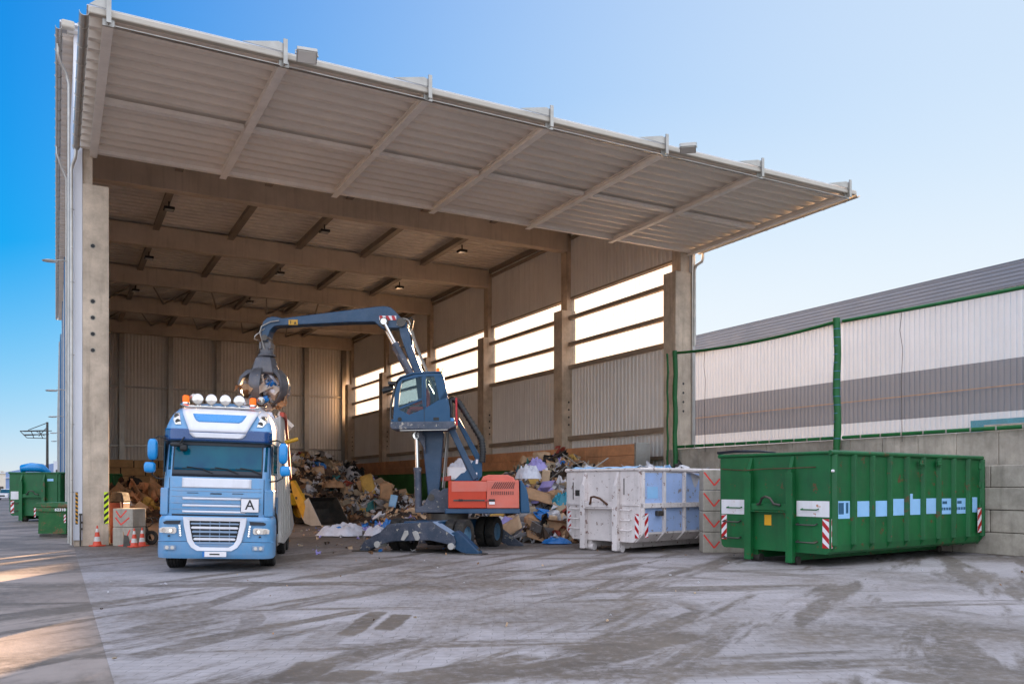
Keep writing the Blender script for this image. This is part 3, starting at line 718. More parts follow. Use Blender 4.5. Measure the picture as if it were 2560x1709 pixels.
mb = MB(); mb.tube([(.05,-.03,2.27),(.5,-.05,2.24),(.9,-.19,2.22),(1.5,-.1,2.25),(2.1,-.19,2.25),(2.8,-.04,2.27)],.012,5); mb.build('rope', M['rust'], gc)
rs = (6.75-.15)/9
for i in range(9):
    y = .05+rs*i+.15; a, b_ = y+.03, y+rs-.16
    zt = (1.50,1.49,1.49,1.53,1.52,1.53,1.52,1.52,1.54)[i]; zb = (1.10,1.13,1.12,1.13,1.13,1.14,1.12,1.12,1.14)[i]
    if i == 0: a, b_ = .14+.1, y+rs-.2
    if i == 8: a, b_ = y+.2, y+.45
    st = patch(gc,'sticker',M['sticker'],a,b_,zb,zt,side=True,W=W)
    if i == 0:
        mb = MB(); mb.box(W+.006,W+.008,a+.06,a+.26,1.2,1.46); mb.box(W+.006,W+.008,a+.34,b_-.06,1.22,1.46); mb.build('print', M['stickerink'], st)
    if i == 4: mb = MB(); mb.box(W+.001,W+.006,a,a+.2,zt,zt+.13); mb.build('torn_edge', M['sticker'], st)
    if i in (6,7):
        mb = MB(); mb.box(W+.006,W+.008,a+.12,a+.34,1.38,1.45)
        for q in range(4): mb.box(W+.006,W+.008,a+.04+q*.13,a+.14+q*.13,1.22,1.29)
        mb.build('print', M['stickerink'], st)
for y, z in ((3.52,2.33),(4.35,2.33)):
    mb = MB(); mb.box(W+.07,W+.12,y,y+.12,z,z+.14); mb.cyl((W+.12,y-.02,z+.05),(W+.12,y+.14,z+.05),.025,n=8); mb.build('lashing_lug', M['green'], gc, bevel=.008)
mb = MB(); mb.cyl((W+.02,.03,2.18),(W+.07,.03,2.18),.03,n=10); mb.build('reflector', M['stripewhite'], gc)
mb = MB(); mb.tube([(-.22,.4,2.60),(-.1,.02,2.68),(.5,-.06,2.70),(1.2,-.03,2.68),(1.6,.1,2.64)],[.02,.04,.035,.03,.015],8); o = mb.build('rolled_tarpaulin', M['tdark'], None, smooth=60)
o.location = gc.location; o.rotation_euler = gc.rotation_euler; tag(o,'dark blue rolled tarpaulin lying on the left front rim of the big green container','tarpaulin')
# load
def heap(name, label, cat, par, x0, x1, y0, y1, z, hgt, mats, n, seed, size=(.15,.5)):
    o = debris(name, mats, n, seed, lambda rr: (rr.uniform(x0,x1), rr.uniform(y0,y1)), lambda x, y: z+hgt*math.sin(PI*min(1,max(0,(x-x0)/(x1-x0))))*math.sin(PI*min(1,max(0,(y-y0)/(y1-y0)))), size)
    o.location = par.location; o.rotation_euler = par.rotation_euler
    return tag(o, label, cat, kind='stuff')
def debris(name, mats, n, seed, where, height, size=(.12,.55), weights=None, surface=None):
    """a heap of loose waste: crumpled sheets, board pieces, flattened boxes and bags over a solid core"""
    rr = random.Random(seed); mb = MB()
    for i in range(n):
        x, y = where(rr); z = height(x,y)
        if z is None: continue
        s = rr.uniform(*size)*(1.5 if rr.random() < .08 else 1); m = rr.choices(range(len(mats)), weights)[0]
        rot = Matrix.Rotation(rr.uniform(0,2*PI),3,'Z') @ Matrix.Rotation(rr.gauss(0,.7),3,'X') @ Matrix.Rotation(rr.gauss(0,.5),3,'Y')
        p0 = Vector((x,y,z+rr.uniform(-.1,.14)*s*2)); kind = rr.random()
        if kind < .58:                         # crumpled sheet / film
            k = 6; ax = rr.uniform(.6,1.3)*s; ay = rr.uniform(.4,1.0)*s; fold = rr.uniform(.25,.8)*s; vs = []
            for a in range(k):
                for b_ in range(k):
                    u, v = a/(k-1)-.5, b_/(k-1)-.5
                    w = noise.noise(Vector((u*3.1+i*7.3,v*3.1,i*.37)))*fold*1.6 + rr.uniform(-.05,.05)*s
                    vs.append(p0 + rot @ Vector((u*ax*(1+.25*rr.uniform(-1,1)),v*ay*(1+.25*rr.uniform(-1,1)),w)))
            mb.add(vs,[(a*k+b_,a*k+b_+1,(a+1)*k+b_+1,(a+1)*k+b_) for a in range(k-1) for b_ in range(k-1)],m)
        elif kind < .76:                       # board or carton panel, sometimes bent along a crease
            ax, ay, t = rr.uniform(.5,1.5)*s, rr.uniform(.2,.8)*s, .012+.02*rr.random(); bend = rr.uniform(0,1.1) if rr.random() < .6 else 0
            q = [Vector((-ax/2,-ay/2,0)),Vector((0,-ay/2,0)),Vector((ax/2*math.cos(bend),-ay/2,ax/2*math.sin(bend)))]
            vs = []
            for e in q: vs += [p0+rot@e, p0+rot@(e+Vector((0,ay,0))), p0+rot@(e+Vector((0,ay,t))), p0+rot@(e+Vector((0,0,t)))]
            fs = []
            for c in (0,4): fs += [(c+j,c+(j+1)%4,c+4+(j+1)%4,c+4+j) for j in range(4)]
            fs += [(3,2,1,0),(8,9,10,11)]; mb.add(vs,fs,m)
        elif kind < .90:                       # bag or lump
            g2 = bmesh.new(); bmesh.ops.create_icosphere(g2, subdivisions=2, radius=.5*s)
            vs = []
            for v in g2.verts:
                c = v.co*(1+.45*noise.noise(v.co*4/s+Vector((i,0,0)))+.2*noise.noise(v.co*11/s+Vector((0,i,0)))); c.z *= .6; vs.append(p0+rot@c)
            mb.add(vs,[tuple(v.index for v in f.verts) for f in g2.faces],m); g2.free()
        elif kind < .95:                       # open box
            a, b_, c = rr.uniform(.3,.6)*s, rr.uniform(.25,.5)*s, rr.uniform(.2,.4)*s
            vs = [p0+rot@Vector(q) for q in ((-a,-b_,-c),(a,-b_,-c),(a,b_,-c),(-a,b_,-c),(-a,-b_,c),(a,-b_,c),(a,b_,c),(-a,b_,c),(-a*1.1,-b_*1.9,c*1.3),(a*1.1,-b_*1.9,c*1.2),(-a*1.1,b_*1.8,c*1.4),(a*1.1,b_*1.8,c*1.2))]
            mb.add(vs,[(0,3,2,1),(0,1,5,4),(1,2,6,5),(2,3,7,6),(3,0,4,7),(4,5,9,8),(7,6,11,10)],m)
        else:                                  # stick, pipe, cord
            d = rot @ Vector((s*rr.uniform(.6,1.5),0,0)); w = rr.uniform(.01,.03); mb.bar(p0-d/2+Vector((0,0,.04)),p0+d/2,w,w,m)
    return mb.build(name, mats, None, recalc=False)
MIX = [M['card'], surf('card_dark','#7a5a40',.85,tone=.2,tscale=3), surf('card_light','#c8a888',.85,tone=.15,tscale=3), surf('film_white','#c6c2c4',.4,tone=.12,tscale=4), surf('film_grey','#8f8a88',.5,tone=.2,tscale=4), surf('waste_dark','#2b2522',.85,tone=.25,tscale=4), surf('waste_brown','#4f3d30',.9,tone=.25,tscale=4), M['bagblue'], surf('film_lilac','#9a8fc6',.45,tone=.12,tscale=4), surf('waste_beige','#a8957c',.9,tone=.2,tscale=3), M['foam'], surf('waste_red','#8f3a2a',.7,tone=.15), surf('waste_teal','#3f7f80',.6,tone=.15)]
WMIX = [8,8,8,11,11,9,7,1.6,1.5,10,.8,1.2,.6]
PINK = [M['card'], M['plastic'], surf('film_buff','#c9b8a8',.5,tone=.12,tscale=4), MIX[4], MIX[5], M['bagblue']]
# pale container
Wc = 2.76
wc, cx2, hw2, z02 = rolloff('white_container', 'pale rust-spotted roll-off container with chevron markers standing against the waste heap', Wc, 6.4, 2.29, 'whitepaint', 'white', 3.448-Wc*math.cos(R(49)), 22.8+Wc*math.sin(R(49)), 49, 'roll-off containers')
M['blueface'] = surf('pale_blue_paint', '#9db4dc', .5, tone=.12, tscale=.7, streak=.15, streakc='#8a8890', spots=.3, spotc='#7d6a55', spotscale=5, grime=.2, grimec='#a8a6b0')
for i in range(7):
    a = .05+(6.4-.15)*i/7+.075; b_ = .05+(6.4-.15)*(i+1)/7-.005
    patch(wc,'side_panel',M['blueface'],a,b_,z02+.28,1.235,side=True,W=Wc); patch(wc,'side_panel',M['blueface'],a,b_,1.375,2.2,side=True,W=Wc)
stripes('striped_marker',.13,.6,M['stripewhite'],M['red'],2.3,1.0,wc,(.09,-.006,.5)); stripes('striped_marker',.14,.66,M['stripewhite'],M['red'],2.6,-1.2,wc,(Wc-.1,-.006,.42))
stripes('striped_marker',.15,.66,M['stripewhite'],M['red'],2.3,1.2,wc,(Wc+.092,.17,.44),(0,0,R(90)))
mb = MB(); mb.box(.02,cx2-hw2-.09,-.035,0,1.30,1.36); mb.box(cx2+hw2+.09,Wc-.03,-.035,0,1.30,1.36); mb.build('front_rib', M['whitepaint'], wc)
patch(wc,'label_plate',M['steeldark'],.32,.55,1.55,1.72,y=-.006)
mb = MB(); mb.box(Wc+.008,Wc+.012,.3,.75,1.5,1.82); tag(mb.build('sticker', M['sticker'], wc), 'square light blue sticker')
mb = MB(); mb.box(Wc+.02,Wc+.14,.62,.85,1.02,1.16); mb.build('lock_box', M['steeldark'], wc, bevel=.01)
mb = MB(); mb.cyl((Wc-.55,-.02,1.6),(Wc-.55,-.02,2.05),.012,n=6); mb.cyl((.25,-.02,1.45),(.25,-.02,1.95),.012,n=6); mb.build('rod', M['steeldark'], wc)
heap('container_load','loose waste and blue film showing over the rim of the pale container','waste',wc,.1,Wc-.1,.2,6,2.1,.12,[MIX[3],M['sticker'],MIX[4],MIX[5]],70,5)
mb = MB()
vs = []; nn = 26
for i in range(nn):
    for j in range(4):
        u = i/(nn-1); v = j/3
        vs.append((.05+2.5*u, .05+.7*v, 2.33+.06*noise.noise(Vector((u*9,v*2,3)))+.05*math.sin(v*PI)))
mb.add(vs,[(i*4+j,i*4+j+1,(i+1)*4+j+1,(i+1)*4+j) for i in range(nn-1) for j in range(3)])
o = mb.build('blue_film', M['sticker'], None, smooth=60); o.location = wc.location; o.rotation_euler = wc.rotation_euler; tag(o,'strip of pale blue film draped along the front rim of the pale container','plastic sheet')
# distant green container on the left
fx, fz = -25.9, 43.6
lc, c3, h3, z3 = rolloff('green_container', 'smaller-looking distant green container with blue load left of the hall', 2.5, 6.4, 2.5, 'green', 'far', fx, fz, 3, 'roll-off containers')
lc.rotation_euler = (0,0,-TH-R(3))
patch(lc,'white_patch',M['whitepatch'],.03,.62,1.14,1.55,W=2.5)
stripes('striped_marker',.18,.66,M['stripewhite'],M['red'],2.3,1.0,lc,(.12,-.008,.42))
patch(lc,'label_plate',M['sticker'],1.98,2.3,2.08,2.2,W=2.5)
mb = MB(); mb.tube([(.35,.5,2.52),(.5,.3,2.75),(1.0,.25,2.8),(1.5,.3,2.76),(1.75,.6,2.5)],[.1,.2,.24,.22,.1],10); o = mb.build('blue_load', M['mirror'], None, smooth=60); o.location = lc.location; o.rotation_euler = lc.rotation_euler; o.scale = (1,1,1)
tag(o,'bright blue wrapped bundle on top of the distant green container','bundle')
# small tipping skip
sx, sy = fromcam(-17.05, 30.4)
sk = thing('tipping_skip', 'small worn green tipping skip with rusty rim beside the downpipe', 'skip', (sx,sy,0), -TH-R(6))
mb = MB()
mb.add([(.0,0,.12),(1.06,0,.12),(1.06,1.3,.12),(0,1.3,.12),(.06,-.06,.92),(1.12,-.06,.92),(1.12,1.36,.92),(.06,1.36,.92)],[(0,3,2,1),(0,1,5,4),(1,2,6,5),(2,3,7,6),(3,0,4,7)])
mb.build('body', M['green2'], sk)
mb = MB(); mb.prism([(-.10,.92),(-.14,1.02),(.02,1.05),(1.13,1.05),(1.2,.96),(1.13,.90)],-.12,1.4,'Y'); mb.prism([(-.2,1.06),(-.05,1.24),(.9,1.26),(1.2,1.14),(1.18,1.07)],-.05,1.35,'Y'); mb.build('rim', M['green2'], sk, bevel=.02)
mb = MB()
for y in (.1,1.1):
    mb.box(-.02,1.08,y,y+.12,0,.1)
mb.build('fork_pocket', M['steeldark'], sk)
text_mesh('number', '62318', .13, M['stripewhite'], sk, (.93,-.125,.985), (R(90),0,0), sx=1.3, bold=.004)
stripes('striped_marker',.06,.34,M['stripewhite'],M['red'],2.3,1.0,sk,(-.04,-.125,.72),(0,0,0)); stripes('striped_marker',.07,.3,M['stripewhite'],M['red'],2.3,1.0,sk,(1.08,-.09,.52))

# ------------------------------------------------------------------ concrete blocks with red spray marks
def blockstack(name, label, x, y, rz, n, w, d, h, marks):
    for j in range(n):
        t = thing('concrete_block', label[j], 'concrete block', (x+random.uniform(-.01,.01),y,j*h), rz+random.uniform(-.012,.012), name)
        mb = MB(); mb.box(0,w,0,d,.003,h-.003); mb.build('block', M['block'], t, bevel=.025)
        mk = MB()
        for pts in marks[j]:
            for a, b_ in zip(pts, pts[1:]):
                dx, dz = b_[0]-a[0], b_[1]-a[1]; L = math.hypot(dx,dz); px, pz = -dz/L*.022, dx/L*.022
                mk.add([(a[0]-px,-.003,a[1]-pz),(a[0]+px,-.003,a[1]+pz),(b_[0]+px,-.003,b_[1]+pz),(b_[0]-px,-.003,b_[1]-pz)],[(0,1,2,3)])
        mk.build('spray_mark', M['dirtmark'], t, recalc=False)
bx, by = fromcam((1613-1174.5)/1938*23.2, 23.2)
ordn = ['lowest','second from bottom','second from top','topmost']
blockstack('concrete blocks with red chevrons between the containers', ['%s block of the red-marked stack between pale and green container'%ordn[j] for j in range(4)], bx, by, -TH-R(2), 4, 1.2, .6, .572,
    [[[(.02,.50),(.30,.14),(.45,.32)]]]*4)
bx, by = fromcam((258-1174.5)/1938*25.9, 25.9)
blockstack('concrete blocks beside the left column', ['lower red-marked block beside the left column','upper red-marked block beside the left column'], bx, by, -TH-R(14), 2, .72, .6, .575,
    [[[(.38,.02),(.62,.5)],[(.55,.02),(.68,.2)],[(.2,.0),(.4,.02)]], [[(.12,.5),(.28,.3),(.5,.52)],[(.1,.3),(.3,.08),(.6,.3)]]])

# ------------------------------------------------------------------ cones, wheelbarrow, bits by the column
def cone():
    r = thing('traffic_cone', '', 'cone')
    mb = MB(); mb.box(-.17,.17,-.17,.17,0,.035); mb.build('base', M['cone'], r, bevel=.01)
    mb = MB(); mb.lathe([(.13,.035),(.10,.14)],n=20); mb.lathe([(.077,.27),(.055,.4)],n=20); mb.lathe([(.035,.5),(.018,.58),(0,.585)],n=20); mb.build('body', M['cone'], r, smooth=40)
    mb = MB(); mb.lathe([(.10,.14),(.077,.27)],n=20); mb.lathe([(.055,.4),(.035,.5)],n=20); mb.build('white_band', M['conew'], r, smooth=40)
    return r
c0 = None
for (u, z, lb, rr, sc) in ((184,26.15,'red and white cone at the white edge of the left wall',.1,.98),(223,25.75,'red and white cone in front of the left concrete column',.6,1.0),(308,25.35,'red and white cone before the red-marked concrete blocks',.3,.9),(326,25.75,'faded red and white cone beside the wheelbarrow wheel',1.0,.9)):
    o = cone() if c0 is None else copy_tree(c0)
    c0 = c0 or o
    x, y = fromcam((u-1174.5)/1938*z, z); o.location = (x,y,.005); o.rotation_euler = (0,0,rr); o.scale = (sc,sc,sc*1.08); tag(o, lb, 'cone', 'traffic cones')
x, y = fromcam((325-1174.5)/1938*26.5, 26.5)
wb = thing('wheelbarrow', 'grey wheelbarrow tipped on end behind the red-marked blocks', 'wheelbarrow', (x,y,0), -TH)
mb = MB(); mb.add([(-.22,0,.2),(.1,.1,.12),(-.3,.1,1.0),(-.12,.3,1.05),(-.22,.55,.2),(.1,.5,.12),(-.3,.6,1.0),(.06,.3,.5)],[(0,1,7,3,2),(4,5,7,3,6),(0,1,5,4),(0,4,6,2)]); mb.build('tray', M['steeldark'], wb)
mb = MB(); mb.tube([(.1,.1,.1),(-.12,.1,.7),(.0,.1,.83),(.25,.1,.82),(.32,.1,.7),(.22,.1,.58),(.02,.1,.52)],.018,8); mb.tube([(.1,.5,.1),(-.12,.5,.7),(.0,.5,.83),(.25,.5,.82),(.32,.5,.7)],.018,8); mb.build('handle', M['black'], wb, smooth=60)
mb = MB(); mb.lathe([(.10,-.03),(.10,.03)],(.26,.1,.22),'Y',24); mb.build('wheel', M['galv'], wb)
mb = MB(); mb.lathe([(.11,-.04),(.2,-.045),(.22,0),(.2,.045),(.11,.04),(.11,-.04)],(.26,.1,.22),'Y',28); mb.build('tyre', M['rubber'], wb, smooth=50)
x, y = fromcam((264-1174.5)/1938*27.2, 27.2)
rb = thing('red_bin', 'red lidded bin standing behind the concrete blocks by the left column', 'bin', (x,y,0), -TH)
mb = MB(); mb.prism([(-.16,0),(.18,0),(.26,1.3),(-.2,1.3)],0,.5,'Y'); mb.build('body', surf('bin_red','#5f1512',.5,tone=.15,grime=.3), rb, bevel=.02)
mb = MB(); mb.prism([(-.22,1.31),(.28,1.31),(.22,1.62),(-.1,1.66)],-.03,.53,'Y'); mb.build('lid', M['rubber'], rb, bevel=.05)
sh_ = thing('shovel', 'long-handled shovel leaning on the blocks beside the left column', 'shovel', (*fromcam((277-1174.5)/1938*25.75,25.75),0), -TH)
mb = MB(); mb.tube([(.12,0,.05),(-.12,.25,1.35)],.02,8); mb.build('handle', M['card'], sh_)
mb = MB(); mb.prism([(.08,0),(.3,.02),(.22,.32),(.1,.35)],-.02,.0,'Y'); mb.build('blade', M['steeldark'], sh_)

# ------------------------------------------------------------------ truck
AL = R(-11.5)                                     # truck's heading against the line of sight
tx, tz = (491-1174.5)/1938*17.95, 17.95
wx, wy = fromcam(tx, tz)
truck = thing('truck', 'blue and white cab-over truck with roof lamps parked under the canopy', 'truck', (wx,wy,0), -(TH+AL)); truck.scale = (.965,.985,1)
ROLL = R(1.5)
RM = Matrix.Rotation(ROLL, 4, 'Y')
TAB = [  # z, half width, front y, corner radius
 (.98,1.16,.10,.25),(1.22,1.16,.06,.25),(1.6,1.16,.05,.25),(2.02,1.15,.08,.24),(2.10,1.14,.10,.22),(2.45,1.13,.19,.20),(2.77,1.12,.27,.20),(2.80,1.15,.12,.24),(3.05,1.15,.12,.26),(3.12,1.145,.17,.28),(3.25,1.11,.24,.30),(3.38,1.06,.34,.33),(3.50,.98,.49,.36),(3.59,.86,.70,.40),(3.66,.66,.95,.40)]
def tabi(z):
    if z <= TAB[0][0]: return TAB[0][1:]
    for a, b in zip(TAB, TAB[1:]):
        if z <= b[0]:
            t = (z-a[0])/(b[0]-a[0]); return tuple(p+(q-p)*t for p, q in zip(a[1:], b[1:]))
    return TAB[-1][1:]
def fy(x, z):
    w, f, r = tabi(z); ax = abs(x); y = f+.07*(ax/w)**2
    if ax > w-r: e = min(1,(ax-(w-r))/r); y += r*(1-math.sqrt(max(0,1-e*e)))
    return y
def cabring(z, back=2.35):
    w, f, r = tabi(z); pts = []
    n = 20
    for i in range(n+1):
        s = -1+2*i/n; ang = s*PI/2
        x = w*math.sin(ang)**1 if True else 0
        x = (w-r)*max(-1,min(1,s*1.9)) if abs(s) < .53 else math.copysign((w-r)+r*math.sin((abs(s)-.53)/.47*PI/2), s)
        pts.append((x, fy(x*.9999,z)))
    for y in (.8,1.2,1.7,back-.06): pts.append((w,max(y,pts[n][1]+.02*y)))
    pts.append((w-.06,back)); pts.append((-w+.06,back))
    for y in (back-.06,1.7,1.2,.8): pts.append((-w,max(y,pts[0][1]+.02*y)))
    return pts
mb = MB(); zs = [t[0] for t in TAB]; rings = [cabring(z) for z in zs]; n = len(rings[0])
vs = [(x,y,z) for r_, z in zip(rings,zs) for x, y in r_]
vs += [(x*.6, .9+(y-.9)*.8+.2, 3.70) for x, y in rings[-1]]
nr = len(zs)+1
for j in range(nr-1):
    for i in range(n):
        a = j*n+i; b_ = j*n+(i+1)%n
        z = (zs+[3.7])[j]; side = i >= 19
        m_ = 0
        if side and z >= 1.55: m_ = 1
        if z >= 3.15 and i >= 16 and i < 30: m_ = 1
        mb.add([vs[a],vs[b_],vs[b_+n],vs[a+n]],[(0,1,2,3)],m_)
mb.add(vs[-n:],[tuple(range(n))],0)
o = mb.build('cab', [M['tblue'],M['twhite']], truck, recalc=False)
me = o.data; bm = bmesh.new(); bm.from_mesh(me); bmesh.ops.remove_doubles(bm, verts=bm.verts, dist=.0005); bmesh.ops.recalc_face_normals(bm, faces=bm.faces); bm.to_mesh(me); bm.free()
for p in me.polygons: p.use_smooth = True
me.set_sharp_from_angle(angle=R(28)); cab = o
cab.rotation_euler = (0,ROLL,0)
def cpatch(name, mat, z0, z1, xl, xr, off=.006, nx=14, nz=8, thick=.004, parent=None, label=None, smooth=60):
    """panel that follows the cab's front; xl, xr: left/right limits as numbers or functions of z"""
    F = lambda f, z: f(z) if callable(f) else f
    mb = MB(); vs = []
    for k in range(nz+1):
        z = z0+(z1-z0)*k/nz; a, b_ = F(xl,z), F(xr,z)
        for i in range(nx+1):
            x = a+(b_-a)*i/nx; vs.append((x,fy(x,z)-off,z))
    mb.add(vs,[(k*(nx+1)+i,k*(nx+1)+i+1,(k+1)*(nx+1)+i+1,(k+1)*(nx+1)+i) for k in range(nz) for i in range(nx)])
    o = mb.build(name, mat, parent or truck, smooth=smooth)
    so = o.modifiers.new('thickness','SOLIDIFY'); so.thickness = thick; so.offset = 0
    if parent is None: o.rotation_euler = (0,ROLL,0)
    return tag(o, label)
ws = cpatch('windscreen', M['shield'], 2.17, 2.765, -1.05, 1.05, off=.010)
cpatch('windscreen_surround', M['tdark'], 2.03, 2.785, -1.10, 1.10, off=.003)
cpatch('sun_visor', M['tblue2'], 2.80, 3.04, -1.135, 1.135, off=.05, thick=.03)
# white roof front with blue field
cpatch('roof_panel', M['twhite'], 2.985, 3.51, lambda z: -(.60+.24*min(1,(z-2.985)/.5)), lambda z: .60+.24*min(1,(z-2.985)/.5), off=.055, nz=12, thick=.03, label='white roof front panel')
cpatch('roof_panel', M['twhite'], 2.86, 2.965, lambda z: -(.47+.13*math.sqrt(max(0,(z-2.86)/.105))), lambda z: .47+.13*math.sqrt(max(0,(z-2.86)/.105)), off=.095, thick=.03, label='white lip under the roof panel')
cpatch('roof_inset', M['tbluemid'], 3.20, 3.475, lambda z: -(.42+.19*math.sqrt(max(0,(z-3.20)/.275))), lambda z: .42+.19*math.sqrt(max(0,(z-3.20)/.275)), off=.075, nz=10)
for s_ in (-1,1):
    a = (lambda z, s_=s_: s_*.82+ s_*.02 if s_>0 else -1.05+.30*(z-3.16)/.32)
    if s_ > 0: o = cpatch('upper_headlamp', M['lens'], 3.13, 3.40, lambda z: .80+.08*(z-3.13)/.27, lambda z: .93+.10*min(1,(z-3.13)/.12)-.03*(z-3.13)/.27, off=.012, nx=8)
    else: o = cpatch('upper_headlamp', M['lens'], 3.13, 3.40, lambda z: -(.93+.10*min(1,(z-3.13)/.12)-.03*(z-3.13)/.27), lambda z: -.80-.08*(z-3.13)/.27, off=.012, nx=8)
    mb = MB()
    for (x, z) in ((s_*.88,3.20),(s_*.93,3.32)): y = fy(x,z)-.02; mb.cyl((x,y-.006,z),(x,y+.02,z),.055,n=18)
    mb.build('reflector', M['steeldark'], o)
# bonnet front: white band, pale bars, grooves
cpatch('bonnet_stripe', M['twhite'], 1.80, 2.00, -.73, .73, off=.008, label='wide white stripe below the windscreen')
for z in (1.545,1.395,1.265): cpatch('bonnet_stripe', M['twhite'], z, z+.045, -.71, (.52 if z > 1.35 else .62), off=.012, nz=2)
for z in (1.79,1.72,1.60,1.46,1.33): cpatch('groove', M['tgrey'], z, z+.014, -1.0, .95, off=.004, nz=1, thick=.002)
cpatch('air_slot', M['tdark'], 1.665, 1.69, -.13, .11, off=.009, nz=1)
for x in (-.5,.45): cpatch('air_slot', M['tdark'], 1.68, 1.692, x-.12, x+.12, off=.009, nz=1)
cpatch('air_slot', M['tdark'], 1.20, 1.235, -.93, .9, off=.010, nz=1)
for x in (-1.0,1.0): cpatch('shut_line', M['tdark'], 1.25, 2.0, x-.005, x+.005, off=.003, nx=1, thick=.001)
# air deflectors on the front corners
for s_ in (-1,1):
    mb = MB(); mb.prism([(s_*1.02,.10),(s_*1.20,.22),(s_*1.215,.55),(s_*1.17,.60),(s_*1.15,.3),(s_*1.02,.16)],1.2,1.78,'Z'); o = mb.build('corner_deflector', M['tblue'], truck, bevel=.03); o.rotation_euler = (0,ROLL,0)
    mb = MB(); mb.box(s_*1.165-.012,s_*1.165+.012,.35,1.45,2.12,2.78); o = mb.build('side_window', M['shield'], truck); o.rotation_euler = (0,ROLL,0)
    mb = MB(); mb.box(s_*1.165-.006,s_*1.165+.006,1.50,1.515,1.3,2.85); mb.box(s_*1.17-.015,s_*1.17+.015,1.25,1.45,1.75,1.80); mb.box(s_*1.165-.005,s_*1.165+.005,.3,.312,1.3,2.9); o = mb.build('door_handle', M['tdark'], truck); o.rotation_euler = (0,ROLL,0)
# bumper with headlamps and grille
def bumper_y(x, z):
    ax = abs(x); y = -.02+.05*(ax/1.2)**2
    if ax > .98: e = min(1,(ax-.98)/.25); y += .30*(1-math.sqrt(max(0,1-e*e)))
    if z < .66: y -= .04
    if z < .40: y += (.40-z)*.5
    return y
mb = MB(); zz = [.30,.36,.42,.65,.66,.8,1.0,1.12,1.17,1.19]; xs = [-1.225+2.45*i/36 for i in range(37)]
xs = [math.copysign(min(1.225,abs(x)),x) for x in xs]
vs = []
for z in zz:
    k = 1 if z < 1.1 else 1-(z-1.1)*.4
    vs += [(-1.225*k,1.0,z)] + [(x*k,bumper_y(x,z)+max(0,z-1.12)*.8,z) for x in xs] + [(1.225*k,1.0,z)]
n = len(xs)+2
mb.add(vs,[(j*n+i,j*n+i+1,(j+1)*n+i+1,(j+1)*n+i) for j in range(len(zz)-1) for i in range(n-1)])
mb.add(vs[-n:],[tuple(range(n))]); mb.add(vs[:n],[tuple(range(n-1,-1,-1))])
bumper = mb.build('bumper', M['tblue'], truck, smooth=35); bumper.rotation_euler = (0,ROLL,0)
def bp(name, mat, polys, y=-.045, t=.012, bevel=.004, label=None):
    mb = MB()
    for p in polys: mb.prism(p, y, y+t, 'Y')
    o = mb.build(name, mat, bumper, bevel=bevel); return tag(o, label)
bp('bumper_line', M['tdark'], [[(-1.2,.655),(1.2,.655),(1.2,.663),(-1.2,.663)]], y=-.038, bevel=0)
outer = [(-.66,1.175),(.66,1.175),(.64,1.0),(.56,.66),(.48,.54),(.36,.47),(-.36,.47),(-.48,.54),(-.56,.66),(-.64,1.0)]
inner = [(-.53,1.10),(.53,1.10),(.52,.98),(.46,.70),(.40,.60),(.30,.545),(-.30,.545),(-.40,.60),(-.46,.70),(-.52,.98)]
mb = MB(); vs = [(p,-.085,q) for p,q in outer]+[(p,-.075,q) for p,q in inner]+[(p*1.02,-.03,q) for p,q in outer]+[(p,-.0,q) for p,q in inner]; n = 10
mb.add(vs,[(i,(i+1)%n,n+(i+1)%n,n+i) for i in range(n)]+[(i,(i+1)%n,2*n+(i+1)%n,2*n+i) for i in range(n)]+[(n+i,n+(i+1)%n,3*n+(i+1)%n,3*n+i) for i in range(n)])
gr = mb.build('grille_frame', M['twhite'], bumper)
mb = MB(); mb.prism(inner,-.03,-.025,'Y'); mb.build('grille_back', M['black'], gr)
def gx(z): # inner half width
    for a, b_ in (((1.10,.53),(.98,.52)),((.98,.52),(.70,.46)),((.70,.46),(.60,.40)),((.60,.40),(.545,.30))):
        if z >= b_[0]: t = (z-b_[0])/(a[0]-b_[0]); return b_[1]+(a[1]-b_[1])*t
    return .3
for z, h, mt in ((1.04,.035,'tgrey'),(.955,.05,'twhite'),(.87,.045,'tgrey'),(.78,.03,'tgrey'),(.715,.05,'twhite'),(.63,.04,'tgrey'),(.575,.025,'tgrey')):
    mb = MB(); w = gx(z-h/2)-.01; mb.prism([(-w+.03,z+h/2),(w-.03,z+h/2),(w,z),(w-.02,z-h/2),(-w+.02,z-h/2),(-w,z)],-.075,-.04,'Y'); mb.build('slat', M[mt], gr, bevel=.005)
mb = MB()
for x in (-.31,-.1,.1,.31): mb.box(x-.006,x+.006,-.068,-.045,.56,1.09)
mb.build('grille_bar', M['tgrey'], gr)
